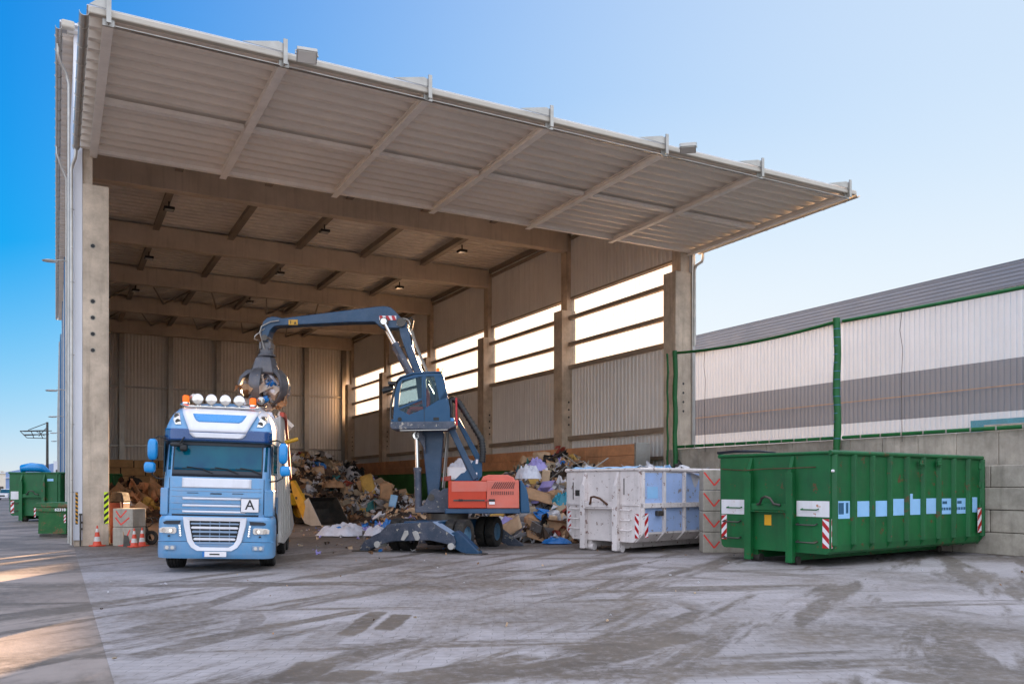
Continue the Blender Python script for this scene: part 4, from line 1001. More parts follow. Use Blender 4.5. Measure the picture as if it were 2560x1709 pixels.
for s_ in (-1,1):
    o = bp('headlamp', M['lens'], [[(s_*.80,.93),(s_*.84,.96),(s_*1.10,.95),(s_*1.16,.92),(s_*1.15,.84),(s_*.84,.82),(s_*.80,.85)]], y=-.03, t=.02)
    mb = MB()
    for x in (.90,1.06): mb.cyl((s_*x,-.034,.885),(s_*x,-.02,.885),.05,n=18)
    mb.build('lamp_bowl', M['chrome'], o)
    mb = MB(); mb.cyl((s_*.92,-.037,.885),(s_*.92,-.034,.885),.03,n=14); mb.build('bulb', M['lenson'], o)
    o = bp('daytime_lamp', M['tgrey'], [[(s_*.71,1.02),(s_*.77,1.02),(s_*.75,.76),(s_*.70,.76)]], y=-.05, t=.01)
    mb = MB()
    for i in range(5): mb.cyl((s_*(.735-.006*i),-.056,.99-.05*i),(s_*(.735-.006*i),-.05,.99-.05*i),.016,n=12)
    mb.build('led', M['lenson'], o)
    bp('intake', M['tdark'], [[(s_*.72,1.10),(s_*1.02,1.09),(s_*1.08,1.06),(s_*1.06,1.02),(s_*.74,1.02)]], y=-.03, t=.01)
    o = bp('fog_lamp_recess', M['tgrey'], [[(s_*.80,.58),(s_*1.05,.58),(s_*1.05,.48),(s_*.80,.48)]], y=-.068)
    mb = MB()
    for x in (.87,.98): mb.cyl((s_*x,-.076,.53),(s_*x,-.066,.53),.038,n=18)
    mb.build('fog_lamp', M['lens'], o)
    bp('washer_jet', M['black'], [[(s_*.93,.79),(s_*.98,.79),(s_*.98,.755),(s_*.93,.755)]], y=-.03)
pl = bp('number_plate', M['stripewhite'], [[(-.24,.345),(.26,.345),(.26,.455),(-.24,.455)]], y=-.11)
mb = MB(); mb.box(-.24,-.195,-.113,-.110,.345,.455); mb.build('plate_band', M['bagblue'], pl)
mb = MB(); mb.box(-.09,.12,-.113,-.110,.385,.415); mb.build('dark_smudge', M['steeldark'], pl)
# sign with the letter A
mb = MB(); mb.box(.52,.91,fy(.7,1.5)-.035,fy(.7,1.5)-.022,1.29,1.59); sg = mb.build('sign_plate', M['stripewhite'], truck, bevel=.004); sg.rotation_euler = (0,ROLL,0)
yy = fy(.7,1.5)-.037
mb = MB()
for a in ((.52,.91,1.29,1.298),(.52,.91,1.582,1.59)): mb.box(a[0],a[1],yy-.001,yy+.001,a[2],a[3])
for a in ((.52,.528),(.902,.91)): mb.box(a[0],a[1],yy-.001,yy+.001,1.298,1.582)
mb.build('border', M['black'], sg)
text_mesh('letter', 'A', .30, M['black'], sg, (.715,yy-.001,1.445), (R(90),0,0), bold=.002)
# wipers, mirrors
for x0, x1 in ((-.75,-.1),(-.15,.45),(.38,.95)):
    mb = MB(); pts = [(x1,fy(x1,2.12)-.04,2.11),(x1-.22,fy(x1-.2,2.2)-.05,2.20),(x0+.1,fy(x0,2.25)-.04,2.235)]; mb.tube(pts,.011,6); mb.box(x0-.0,x1-.22,fy(x0,2.22)-.03,fy(x0,2.22)-.02,2.20,2.215)
    o = mb.build('wiper', M['black'], truck); o.rotation_euler = (0,ROLL,0)
def blob(mb, c, s, p=3.5, n=14):
    vs = []
    sg = lambda v: math.copysign(abs(v)**(2/p), v)
    for j in range(n+1):
        t = -PI/2+PI*j/n
        for i in range(2*n):
            a = 2*PI*i/(2*n); vs.append((c[0]+s[0]*sg(math.cos(t))*sg(math.cos(a)), c[1]+s[1]*sg(math.cos(t))*sg(math.sin(a)), c[2]+s[2]*sg(math.sin(t))))
    w = 2*n; mb.add(vs,[(j*w+i,j*w+(i+1)%w,(j+1)*w+(i+1)%w,(j+1)*w+i) for j in range(n) for i in range(w)])
for s_ in (-1,1):
    dx = 0 if s_ < 0 else .04
    for (z, h, w_, x_) in ((2.58,.225,.10,1.36),(2.20,.115,.115,1.41)):
        mb = MB(); blob(mb,(s_*(x_+dx),.12,z),(w_,.12,h)); o = mb.build('mirror', M['mirror'], truck, smooth=60); o.rotation_euler = (0,ROLL,0)
        mb = MB(); mb.box(s_*(x_+dx)-w_*.85,s_*(x_+dx)+w_*.85,.225,.245,z-h*.85,z+h*.85); mb.build('mirror_glass', M['black'], o)
    mb = MB(); mb.tube([(s_*1.1,.2,2.83),(s_*1.25,.15,2.86),(s_*(1.36+dx),.14,2.80),(s_*(1.36+dx),.14,2.05),(s_*1.28,.16,1.98),(s_*1.12,.2,1.96)],.018,8); o = mb.build('mirror_arm', M['black'], truck, smooth=60); o.rotation_euler = (0,ROLL,0)
mb = MB(); blob(mb,(-.86,.12,2.70),(.15,.06,.045)); blob(mb,(-.72,.11,2.63),(.08,.06,.07)); mb.tube([(-.7,.05,2.86),(-.8,.06,2.72)],.015,6); o = mb.build('kerb_mirror', M['black'], truck, smooth=60); o.rotation_euler = (0,ROLL,0)
# roof bar with lamps
mb = MB(); mb.tube([(-.92,.95,3.62),(-.88,.62,3.60),(-.80,.48,3.57),(-.7,.44,3.55),(.7,.44,3.55),(.80,.48,3.57),(.88,.62,3.60),(.92,.95,3.64)],.028,10); bar = mb.build('roof_bar', M['chrome'], truck, smooth=60); bar.rotation_euler = (0,ROLL,0)
for x in (-.50,-.21,.09,.39):
    mb = MB(); mb.lathe([(0,.13),(.05,.12),(.115,.0),(.12,-.03),(.108,-.035)],(x,.42,3.70),'Y',24); mb.cyl((x,.44,3.56),(x,.44,3.60),.025,n=10); mb.cyl((x,.44,3.60),(x,.44,3.62),.04,n=10); o = mb.build('round_lamp', M['chrome'], bar, smooth=40)
    mb = MB(); mb.lathe([(0,-.05),(.06,-.045),(.106,-.03)],(x,.42,3.70),'Y',24); mb.build('lens', M['lens'], o, smooth=60)
for x in (-.76,.68):
    mb = MB(); mb.lathe([(.075,0),(.08,.03),(.075,.05)],(x,.45,3.58),'Z',18); mb.lathe([(.072,.05),(.074,.18),(.05,.20),(0,.205)],(x,.45,3.58),'Z',18,1); o = mb.build('beacon', [M['chrome'],M['amber']], bar, smooth=40)
for x in (-.62,.84):
    mb = MB(); mb.lathe([(.02,.5),(.025,.2),(.05,.05),(.085,.0),(.08,-.005),(.04,.06),(.0,.1)],(x,.62,3.75),'Y',20); mb.build('horn', M['chrome'], bar, smooth=50)
mb = MB(); mb.tube([(-.06,.7,3.66),(-.04,.68,3.90)],.006,5); mb.build('aerial', M['black'], bar)
# wheels
def wheel(par, x, y, z, r, w, name='wheel', rim='galv', side=1, grooves=True):
    mb = MB(); pf = [(r*.58,-w*.42),(r*.8,-w*.5),(r*.95,-w*.5),(r,-w*.42)]
    gs = [-.3,-.1,.1,.3] if grooves else []
    for gq in gs: pf += [(r,w*(gq-.03)),(r*.965,w*(gq-.02)),(r*.965,w*(gq+.02)),(r,w*(gq+.03))]
    pf += [(r,w*.42),(r*.95,w*.5),(r*.8,w*.5),(r*.58,w*.42)]
    mb.lathe(pf,(0,0,0),'X',40); t = mb.build(name, M['rubber'], par, smooth=40, loc=(x,y,z))
    mb = MB(); mb.lathe([(r*.6,-w*.42),(r*.58,-w*.1),(r*.3,-w*.05),(r*.22,-w*.2),(0,-w*.2)],(0,0,0),'X',28); mb.lathe([(r*.6,w*.42),(r*.58,w*.1),(r*.3,w*.05),(r*.22,w*.2),(0,w*.2)],(0,0,0),'X',28)
    for i in range(8): a = 2*PI*i/8; mb.cyl((-w*.12,r*.38*math.cos(a),r*.38*math.sin(a)),(w*.12,r*.38*math.cos(a),r*.38*math.sin(a)),r*.03,n=6)
    mb.build('rim', M[rim], t, smooth=40)
    return t
for s_ in (-1,1): wheel(truck, s_*1.03,1.42,.50,.50,.34)
for y in (5.0,6.35):
    for s_ in (-1,1): wheel(truck, s_*.95,y,.50,.50,.5)
mb = MB()
for s_ in (-1,1):
    mb.box(s_*.40-.05,s_*.40+.05,.5,8,.75,1.0)
mb.box(-.9,.9,1.3,1.55,.45,.6); mb.box(-1.1,1.1,.3,2.3,1.0,1.02); mb.build('chassis', M['tdark'], truck)
for s_ in (-1,1):
    mb = MB(); mb.box(s_*1.13-.06,s_*1.13+.06,1.0,2.3,.62,1.24); o = mb.build('side_step', M['tgrey'], truck, bevel=.02)
    mb = MB(); mb.prism([(.86,.98),(.95,1.12),(1.3,1.22),(1.7,1.18),(1.95,1.0),(1.98,.7),(1.86,.9),(1.66,1.08),(1.3,1.12),(1.02,1.02)],s_*1.0-.17,s_*1.0+.22,'X'); mb.build('mudguard', M['black'], truck, smooth=40)
    mb = MB(); mb.box(s_*1.05-.12,s_*1.05+.12,2.55,3.7,.35,.95); mb.build('tank', M['galv'], truck, bevel=.05)
mb = MB(); mb.cyl((1.20,.9,.35),(1.20,1.2,1.35),.025,n=8); mb.build('grab_handle', M['black'], truck)
# collecting body behind the cab
side = [(2.7,.45),(2.7,3.55),(3.3,3.62),(4.3,3.58),(5.1,3.05),(6.5,2.05),(7.0,1.46),(9.1,.62),(7.6,.42),(4.2,.33)]
mb = MB()
for s_ in (-1,1): mb.prism(side, s_*1.20-.03, s_*1.20+.03, 'X')
tb = mb.build('collecting_body', M['tbody'], truck, bevel=.01)
mb = MB(); mb.box(-1.17,1.17,2.70,2.76,.9,3.5); mb.box(-1.17,1.17,2.76,6.9,1.1,1.16); mb.build('bulkhead', M['tbody'], tb)
mb = MB(); pth = [(3.0,3.62),(3.5,3.66),(4.3,3.62),(5.15,3.08),(6.55,2.08)]
for s_ in (-1,1):
    for a, b_ in zip(pth,pth[1:]): mb.bar((s_*1.24,a[0],a[1]),(s_*1.24,b_[0],b_[1]),.1,.12)
mb.build('red_frame', M['redframe'], tb)
mb = MB()
for s_ in (-1,1):
    for y in (3.2,4.2,5.2,6.2): mb.box(s_*1.24-.02,s_*1.24+.02,y,y+.05,.55,2.1 if y < 6 else 1.6)
mb.build('stanchion', M['galv'], tb)
mb = MB(); mb.tube([(1.28,3.6,2.95),(1.62,3.62,3.05)],.05,10); mb.build('yellow_handle', M['yellow'], tb, smooth=60)
o = debris('truck_load', [PINK[0],PINK[1],PINK[2],MIX[4],MIX[5],M['bagblue']], 110, 31, lambda rr: (rr.uniform(-1.05,1.05), rr.uniform(3.0,5.3)), lambda x, y: 3.2+.45*math.cos(x*1.2)*math.sin(PI*(y-2.6)/3.4), (.2,.55), [5,6,6,4,3,1])
o.location = truck.location; o.rotation_euler = truck.rotation_euler; tag(o, 'loose waste piled in the truck body below the grab', 'waste', kind='stuff')

# ------------------------------------------------------------------ material handler (excavator with grab)
ex0 = (-1.9, 24.95); wx, wy = fromcam(*ex0)
exc = thing('material_handler', 'blue and red wheeled material handler with raised cab and long boom', 'excavator', (wx,wy,0), -TH)
def Cx(u, v, z):                                   # sighted outline point at distance z -> machine coordinates
    return ((u-1174.5)/1938*z-ex0[0], z-ex0[1], EYE+(1113-v)/1938*z)
def prof(name, mats, pts, za, zb, parent=None, bevel=.02, label=None, smooth=None):
    """side profile of one plate or box girder of the machine: outline at mean depth, real thickness za..zb"""
    zm = (za+zb)/2; mb = MB(); pp = [(Cx(u,v,zm)[0],Cx(u,v,zm)[2]) for u, v in pts]
    mb.prism(pp, za-ex0[1], zb-ex0[1], 'Y')
    return tag(mb.build(name, mats, parent or exc, bevel=bevel, smooth=smooth), label)
# upper carriage
deck = prof('upper_carriage', M['eblue'], [(1028,1163),(1192,1163),(1192,1174),(1028,1174)], 23.75, 26.2)
panel = prof('engine_cover', M['eorange'], [(1035,1103),(1118,1103),(1118,1162.5),(1035,1162.5)], 23.72, 26.1, label='red side cover with dusty upper half')
panel2 = prof('engine_cover', M['epink'], [(1119,1102),(1189.5,1101),(1190,1162.5),(1119,1162.5)], 23.72, 26.1, label='faded red rear cover with vent slots')
prof('dust_film', M['epink'], [(1036,1103.5),(1117,1103.5),(1117,1126),(1036,1127)], 23.712, 23.718, panel, 0)
prof('trim_strip', M['steeldark'], [(1040,1145),(1112,1145),(1112,1148.5),(1040,1148.5)], 23.70, 23.716, panel, 0); prof('latch', M['black'], [(1052,1144),(1062,1144),(1062,1149),(1052,1149)], 23.69, 23.70, panel, 0)
prof('latch', M['black'], [(1121,1144),(1135,1144),(1136,1149),(1121,1149)], 23.69, 23.70, panel2, 0); prof('label', M['stripewhite'], [(1122,1150),(1135,1150),(1135,1156),(1122,1156)], 23.70, 23.71, panel2, 0)
mb = MB(); c = Cx(1115,1147,23.7); mb.cyl((c[0],c[1]-.03,c[2]),(c[0],c[1]+.02,c[2]),.035,n=14); mb.build('reflector', M['red'], panel)
for rI in (0,1):
    mb = MB()
    for i in range(11):
        u = 1127+i*4.9
        if rI == 0:
            q = [(u,1120),(u+1.8,1120),(u+11,1105),(u+9.2,1105)]
            q = [(a if a<1181 else 1181, b_) for a, b_ in q]
        else: q = [(u,1126),(u+1.6,1126),(u+1.6,1134),(u,1134)]
        pp = [(Cx(a,b_,23.71)[0],Cx(a,b_,23.71)[2]) for a, b_ in q]; mb.prism(pp,23.705-ex0[1],23.718-ex0[1],'Y')
    mb.build('vent_slot', M['black'], panel2)
prof('engine_hump', M['epink'], [(1106,1102.5),(1110,1093),(1122,1089),(1165,1089),(1178,1095),(1182,1102.5)], 24.3, 26.0)
prof('counterweight', M['ecab'], [(1191,1100),(1196,1102),(1206,1118),(1210,1135),(1213,1160),(1214,1173),(1193,1174)], 23.8, 26.1, bevel=.08)
prof('walkway_rail', M['redframe'], [(1012,1094),(1035,1090),(1035,1103),(1012,1103)], 25.0, 25.1)
# boom bracket
bk = prof('boom_bracket', M['eblued'], [(957,1172),(959,1163),(972,1158),(979,1143),(988,1126),(996,1120),(1004,1121),(1011,1126),(1016,1120),(1034,1118),(1034,1172)], 24.6, 24.75)
prof('boom_bracket', M['eblued'], [(957,1172),(959,1163),(972,1158),(979,1143),(988,1126),(996,1120),(1004,1121),(1011,1126),(1016,1120),(1034,1118),(1034,1172)], 25.35, 25.5)
prof('bracket_floor', M['eblued'], [(957,1166),(1034,1166),(1034,1174),(957,1174)], 24.5, 25.6)
mb = MB(); c = Cx(989,1140,24.6); mb.cyl((c[0],c[1]-.03,c[2]),(c[0],c[1]+1,c[2]),.10,n=18); mb.build('pivot_pin', M['steeldark'], bk)
c = Cx(1028,1170,24.95)
mb = MB(); mb.cyl((0,0,c[2]-.08),(0,0,c[2]-.26),.62,n=36); mb.build('slewing_ring', M['steeldark'], exc, smooth=40)
# main boom
boom = prof('boom', M['eblue'], [(984,1150),(1008,1150),(1013,1060),(1019,998),(1012,930),(973,862),(948,800),(940,760),(932,742),(921,738),(916,748),(920,772),(940,830),(954,862),(962,930),(969,1000),(977,1080)], 24.85, 25.25, bevel=.03)
mb = MB(); a = [Cx(u,v,25.05) for u, v in ((938,757),(948,790),(972,848),(982,870),(1016,940),(1022,1000),(1012,1120))]
mb.tube([(p[0]+.05,p[1]-.12,p[2]+.02) for p in a],.022,6); mb.tube([(p[0]+.06,p[1]+.05,p[2]+.02) for p in a],.022,6); mb.tube([(p[0]+.10,p[1]-.03,p[2]) for p in a],.018,6)
mb.build('hydraulic_line', M['pipe'], boom, smooth=60)
# stick (dipper) with gooseneck
sp_ = [(604,770),(605,752),(609,740),(618,732),(630,729),(640,730),(652,733),(862,707),(884,705),(898,708),(908,716),(920,730),(932,738),(938,747),(934,753),(915,755),(893,755),(882,757),(872,750),(862,741),(800,742),(640,750),(632,752),(624,762),(620,774),(619,786),(606,786)]
stick = prof('stick', M['eblue'], sp_, 24.82, 25.28, bevel=.02)
prof('warning_label', M['yellow'], [(662,733.5),(683,733),(683,745),(662,745)], 24.80, 24.815, stick, 0)
mb = MB(); c = [Cx(*q) for q in ((674,743,24.80),(680,743,24.80),(677,736,24.80))]
mb.prism([(p[0],p[2]) for p in c],c[0][1]-.006,c[0][1]-.002,'Y'); c = [Cx(*q) for q in ((666,735,24.80),(667.5,735,24.80),(667.5,743,24.80),(666,743,24.80))]; mb.prism([(p[0],p[2]) for p in c],c[0][1]-.006,c[0][1]-.002,'Y'); mb.build('symbol', M['black'], stick)
hz = prof('hazard_marking', M['stripewhite'], [(870,724),(909,724),(909,734),(870,734)], 24.80, 24.815, stick, 0)
for u in (870,884,898):
    prof('red_bar', M['red'], [(u,724),(u+6.5,724),(min(909,u+12.5),734),(u+3,734)] , 24.79, 24.80, hz, 0)
mb = MB()
for u, v, r in ((923,743,.13),(884,742,.13),(613,778,.09)): c = Cx(u,v,25.05); mb.cyl((c[0],c[1]-.3,c[2]),(c[0],c[1]+.3,c[2]),r,n=20)
mb.build('pivot_pin', M['steeldark'], stick, smooth=40)
mb = MB(); c = Cx(926,745,24.78); mb.tube([(c[0]+.19*math.cos(PI*i/10),c[1],c[2]+.19*math.sin(PI*i/10)) for i in range(11)],.02,6); mb.build('hose_guard', M['pipe'], stick)
mb = MB(); a = [Cx(u,v,24.95) for u, v in ((921,738),(942,728),(948,735),(946,750),(940,764),(944,778),(946,790),(940,800))]; mb.tube(a,.022,6)
a = [Cx(u,v,25.1) for u, v in ((934,748),(936,770),(934,790),(925,796),(916,792),(912,786))]; mb.tube(a,.016,6); mb.build('hose', M['hose'], stick, smooth=60)
def ram(name, p, q, r, frac, parent, off):
    a, b_ = Vector(p), Vector(q); m_ = a+(b_-a)*frac
    for o_ in off:
        d = Vector((o_[0],o_[1],0)); mb = MB(); mb.cyl(m_+d,b_+d,r,n=20); mb.cyl(m_+d,m_+(b_-a).normalized()*.10+d,r*1.18,n=20); c_ = mb.build(name, M['eblued'], parent, smooth=40)
        mb = MB(); mb.cyl(a+d,m_+d,r*.52,n=18); mb.cyl(a+d+Vector((0,-.08,0)),a+d+Vector((0,.08,0)),r*1.0,n=16); mb.build('piston_rod', M['chrome'], c_, smooth=40)
ram('stick_cylinder', Cx(885,743,25.05), Cx(948,864,25.05), .088, .40, exc, ((0,-.36),(-.10,.33)))
ram('boom_cylinder', Cx(958,1000,25.0), Cx(962,1172,25.0), .10, .42, exc, ((0,-.30),(-.05,.30)))
prof('cylinder_eye', M['eblued'], [(950,995),(955,988),(966,988),(975,1000),(977,1040),(968,1020),(960,1008),(952,1006)], 24.62, 24.8)
# elevating arms and cab
arm = prof('cab_arm', M['eblue'], [(1028,985),(1040,976),(1097,1095),(1086,1102)], 24.55, 24.67, label='lower bar of the cab lifting frame'); prof('cab_arm', M['ecab'], [(1044,962),(1053,958),(1103,1048),(1103,1066),(1094,1060)], 24.75, 24.9, label='upper bar of the cab lifting frame')
prof('cab_arm', M['eblued'], [(1030,985),(1040,980),(1092,1096),(1080,1100)], 24.95, 25.05)
br = prof('arm_bracket', M['ecab'], [(1040,1103),(1058,1085),(1066,1083),(1086,1056),(1094,1049),(1101,1052),(1106,1062),(1106,1092),(1097,1103)], 24.6, 24.68)
prof('arm_bracket', M['eblue'], [(1058,1103),(1086,1056),(1094,1049),(1101,1052),(1106,1062),(1106,1092),(1097,1103)], 25.05, 25.13)
for u, v in ((1094,1058),(1092,1088)): prof('label', M['stripewhite'], [(u-2,v-5),(u+3,v-5),(u+2,v+5),(u-3,v+5)], 24.585, 24.598, br, 0)
mb = MB(); a = [Cx(u,v,24.5) for u, v in ((1028,921),(1040,915),(1052,922),(1060,935),(1085,975),(1105,1008),(1108,1035),(1106,1058))]
mb.tube(a,.085,10); mb.build('hose_bundle', M['hose'], exc, smooth=60)
mb = MB()
for i in range(30):
    t = i/29*(len(a)-1.001); k = int(t); p = Vector(a[k]).lerp(Vector(a[k+1]),t-k); q = (Vector(a[k+1])-Vector(a[k])).normalized()*.02; mb.cyl(p-q,p+q,.094,n=10)
mb.build('hose_ring', M['black'], exc)
cabo = [(903,968),(901,940),(905,905),(912,880),(922,868),(950,859),(975,857),(1012,856),(1016,860),(1026,905),(1031,925),(1033,970)]
ZA, ZB = 23.9, 24.95
# cab shell: floor, roof, rear, posts and far side left open for the windows
ecab = prof('cab', M['ecab'], [(903,968),(902,950),(916,939),(939,951),(971,938),(971,932),(977.5,932),(978,934),(1008,916),(1022,895),(1028,915),(1032,935),(1033,969)], ZA, ZA+.06, bevel=.006)
def cpart(name, pts, za, zb, mat='ecab', bevel=.006): return prof(name, M[mat], pts, za, zb, ecab, bevel)
for za in (ZA, ZB-.06):
    cpart('post', [(903,952),(905,905),(912,880),(916,874),(922.5,873),(917,900),(914,934.6),(916,939),(906,948)], za, za+.06)
    cpart('roof_side', [(914,876),(922,868),(950,859),(975,857),(1012,856),(1016,860),(1018,868),(996,862.5),(968,863.5),(922.5,873)], za, za+.06)
    cpart('post', [(967,864),(977.5,862.5),(978,933),(968,913)], za, za+.06)
    cpart('post', [(968,910),(978,925),(978,936),(971,939)], za, za+.06)
    cpart('post', [(996,862.5),(1018,862),(1028,912),(1008,917)], za, za+.06)
    cpart('window_bar', [(914,935),(968,912.5),(971,916),(916,939.5)], za, za+.06)
cpart('lower_panel', [(903,968),(902,950),(916,939),(939,951),(971,938),(978,934),(1008,916),(1028,912),(1033,969)], ZB-.06, ZB)
cpart('roof', [(912,880),(922,868),(950,859),(975,857),(1012,856),(1016,860),(1012,859),(975,860.5),(950,862.5),(924,871)], ZA+.06, ZB-.06)
cpart('rear_wall', [(1027,918),(1031,925),(1033,969),(1029,969)], ZA+.06, ZB-.06)
cpart('cab_floor', [(903,964),(1033,964),(1033,969),(903,969)], ZA+.05, ZB-.05)
cpart('shut_line', [(971.6,870),(972.6,870),(973.8,968),(972.8,968)], ZA-.006, ZA-.002, 'black', 0)
gl = prof('window_glass', M['glass'], [(922.5,873),(968,863.5),(968,913),(914,935)], ZA+.028, ZA+.034, ecab, 0); prof('window_glass', M['glass'], [(916,939),(971,916),(971,938),(939,951)], ZA+.028, ZA+.034, ecab, 0)
prof('window_glass', M['glass'], [(977.5,862.6),(996,862.6),(1008,915),(978,933)], ZA+.028, ZA+.034, ecab, 0)
prof('window_glass', M['glass'], [(922.5,873),(968,863.5),(968,913),(914,935)], ZB-.034, ZB-.028, ecab, 0); prof('window_glass', M['glass'], [(977.5,862.6),(996,862.6),(1008,915),(978,933)], ZB-.034, ZB-.028, ecab, 0)
mb = MB(); c = Cx(917,961,ZA); mb.cyl((c[0],c[1]-.02,c[2]),(c[0],c[1]+.01,c[2]),.06,n=18); mb.build('door_lock', M['black'], ecab); prof('badge', M['black'], [(994,956.5),(1007,956.5),(1007,963.5),(994,963.5)], ZA-.01, ZA-.002, ecab, .004)
plat = prof('cab_platform', M['eblued'], [(902,970),(1047,969),(1046,981),(1030,987),(905,987),(901,980)], ZA-.05, ZB+.05, bevel=.02)
prof('platform_edge', M['pipe'], [(917,986),(1027,984),(1027,986),(917,988)], ZA-.08, ZA-.051, plat, .004)
mb = MB(); a = [Cx(u,v,24.0) for u, v in ((901,978),(896,960),(897,930),(902,905),(909,880))]; b_ = [(p[0],p[1]+.85,p[2]) for p in a]
mb.tube(a,.035,8); mb.tube(b_,.035,8); mb.tube([a[3],b_[3]],.02,6); mb.build('front_guard', M['steeldark'], exc, smooth=60)
mb = MB()
for (u, v, z) in ((903,893,24.1),(905,889,24.7)):
    c = Cx(u,v,z); mb.cyl((c[0]-.32,c[1],c[2]-.05),(c[0]-.02,c[1],c[2]+.02),.08,.05,n=16)
c = Cx(903,880,24.4); mb.box(c[0]-.12,c[0]+.12,c[1]-.3,c[1]+.3,c[2]-.04,c[2]+.04); mb.tube([Cx(909,880,24.3),Cx(900,878,24.3),Cx(893,885,24.2),Cx(888,894,24.1)],.02,6); mb.build('work_lamp', M['black'], exc, smooth=40)
c = Cx(1005,856,24.4); mb = MB(); mb.lathe([(.06,0),(.06,.04)],c,'Z',16); mb.lathe([(.055,.04),(.055,.12),(.03,.15),(0,.155)],c,'Z',16,1); mb.build('beacon', [M['black'],M['amber']], exc, smooth=50)
c = Cx(1012,856,24.3); mb = MB(); mb.box(c[0]-.02,c[0]+.03,c[1]-.02,c[1]+.02,c[2],c[2]+.06,0); mb.tube([c,(c[0]+.06,c[1],c[2]+.16)],.006,5); mb.build('aerial', M['netgreen'], exc)
mb = MB(); a = [Cx(1046.5,912,23.85),Cx(1047,950,23.85),Cx(1047.5,975,23.85)]; mb.tube(a,.03,8); mb.tube([Cx(1047,948,23.85),Cx(1047,948,24.9)],.025,8); mb.build('guard_rail', M['red'], exc, smooth=60)
mb = MB(); c = Cx(1036,962,24.0); mb.box(c[0]-.06,c[0]+.07,c[1],c[1]+.2,c[2]-.05,c[2]+.05); mb.build('blue_box', M['mirror'], exc, bevel=.01)
c0_ = Cx(1033,955,24.3); mb = MB(); mb.tube([Cx(1032,918,24.2),Cx(1036,935,24.2),Cx(1034,950,24.2),Cx(1036,968,24.2)],.05,8); mb.build('hose', M['hose'], exc, smooth=60)
# seat and console
mb = MB(); c = Cx(985,945,24.45); mb.box(c[0]-.28,c[0]+.22,c[1]-.25,c[1]+.25,c[2]-.06,c[2]+.06); mb.box(c[0]+.16,c[0]+.28,c[1]-.23,c[1]+.23,c[2]+.06,c[2]+.75); mb.build('seat', M['cushion'], ecab, bevel=.04)
mb = MB(); c = Cx(927,935,24.4); mb.tube([(c[0]-.05,c[1],c[2]-.35),(c[0]+.05,c[1],c[2])],.03,8); mb.lathe([(.16,-.012),(.18,0),(.16,.012)],(c[0]+.05,c[1],c[2]),'Z',20); mb.build('steering_wheel', M['black'], ecab)
# grab
gx0 = Cx(612,790,25.05)
grab = MB(); grab.box(-.12,.12,-.16,.16,-.12,.12); grab.box(-.17,-.11,-.2,.2,-.16,.05); grab.box(.11,.17,-.2,.2,-.16,.05); grab.cyl((0,0,-.30),(0,0,-.12),.20,n=20); grab.cyl((0,0,-.36),(0,0,-.30),.26,n=20)
grab = grab.build('grab', M['egrapple'], exc, bevel=.012, loc=(gx0[0],gx0[1],gx0[2]))
grab['label'] = 'grey five-tined grab at the end of the stick'
mb = MB(); n = 8; mb.lathe([(.23,-.36),(.30,-.42),(.44,-.86),(.38,-.92),(0,-.92)],(-.05,0,0),'Z',n); mb.build('housing', M['egrapple'], grab, bevel=.01)
for k in range(5):
    a0 = R(-98+72*k); ca, sa = math.cos(a0), math.sin(a0)
    path = [(.30,-.78),(.50,-.84),(.66,-1.0),(.73,-1.22),(.70,-1.45),(.56,-1.66),(.34,-1.80),(.10,-1.86)]
    mb = MB(); vs = []
    wd = [.16,.26,.34,.34,.30,.24,.16,.06]; th = [.12,.13,.09,.07,.06,.05,.05,.03]
    for i, (r_, z) in enumerate(path):
        d = Vector((path[min(i+1,7)][0]-path[max(i-1,0)][0], path[min(i+1,7)][1]-path[max(i-1,0)][1])).normalized(); nx, nz = -d.y, d.x
        for sgn, e in ((-1,0),(1,0),(1,1),(-1,1)):
            rr_ = r_ + nx*th[i]*(e-.5)*1.0; zz_ = z + nz*th[i]*(e-.5); w = wd[i]/2*sgn
            vs.append((rr_*ca-w*sa-.05, rr_*sa+w*ca, zz_))
    fs = [(i*4+j,i*4+(j+1)%4,(i+1)*4+(j+1)%4,(i+1)*4+j) for i in range(7) for j in range(4)]+[(0,1,2,3),(31,30,29,28)]
    mb.add(vs,fs); mb.build('tine', M['egrapple'], grab, bevel=.008, smooth=35)
    mb = MB(); mb.cyl((.2*ca-.05,.2*sa,-.60),(.55*ca-.05,.55*sa,-1.0),.045,n=10); mb.box(.30*ca-.11,.30*ca+.01,.30*sa-.06,.30*sa+.06,-.95,-.70); mb.build('tine_cylinder', M['steeldark'], grab, smooth=40)
mb = MB(); a = [Cx(*q) for q in ((640,735,24.75),(620,738,24.75),(600,748,24.75),(596,762,24.75),(601,780,24.8),(606,800,24.85))]; mb.tube(a,.02,6)
a = [Cx(*q) for q in ((622,744,24.9),(600,758,24.8),(585,770,24.7),(583,777,24.7),(594,781,24.8))]; mb.tube(a,.014,6); mb.build('hose', M['pipe'], exc, smooth=60)
o = debris('grabbed_waste', [PINK[0],PINK[1],PINK[2],MIX[4],MIX[6],M['bagblue']], 90, 77, lambda rr: (rr.gauss(0,.26), rr.gauss(0,.26)), lambda x, y: random.uniform(-.55,.35)*max(0,1-(x*x+y*y)), (.15,.42), [5,6,5,5,4,1])
gw = fromcam(gx0[0]-.05+ex0[0], gx0[1]+ex0[1]); o.location = (gw[0],gw[1],gx0[2]-1.4); tag(o, 'bundle of mixed waste held in the grab', 'waste', kind='stuff')
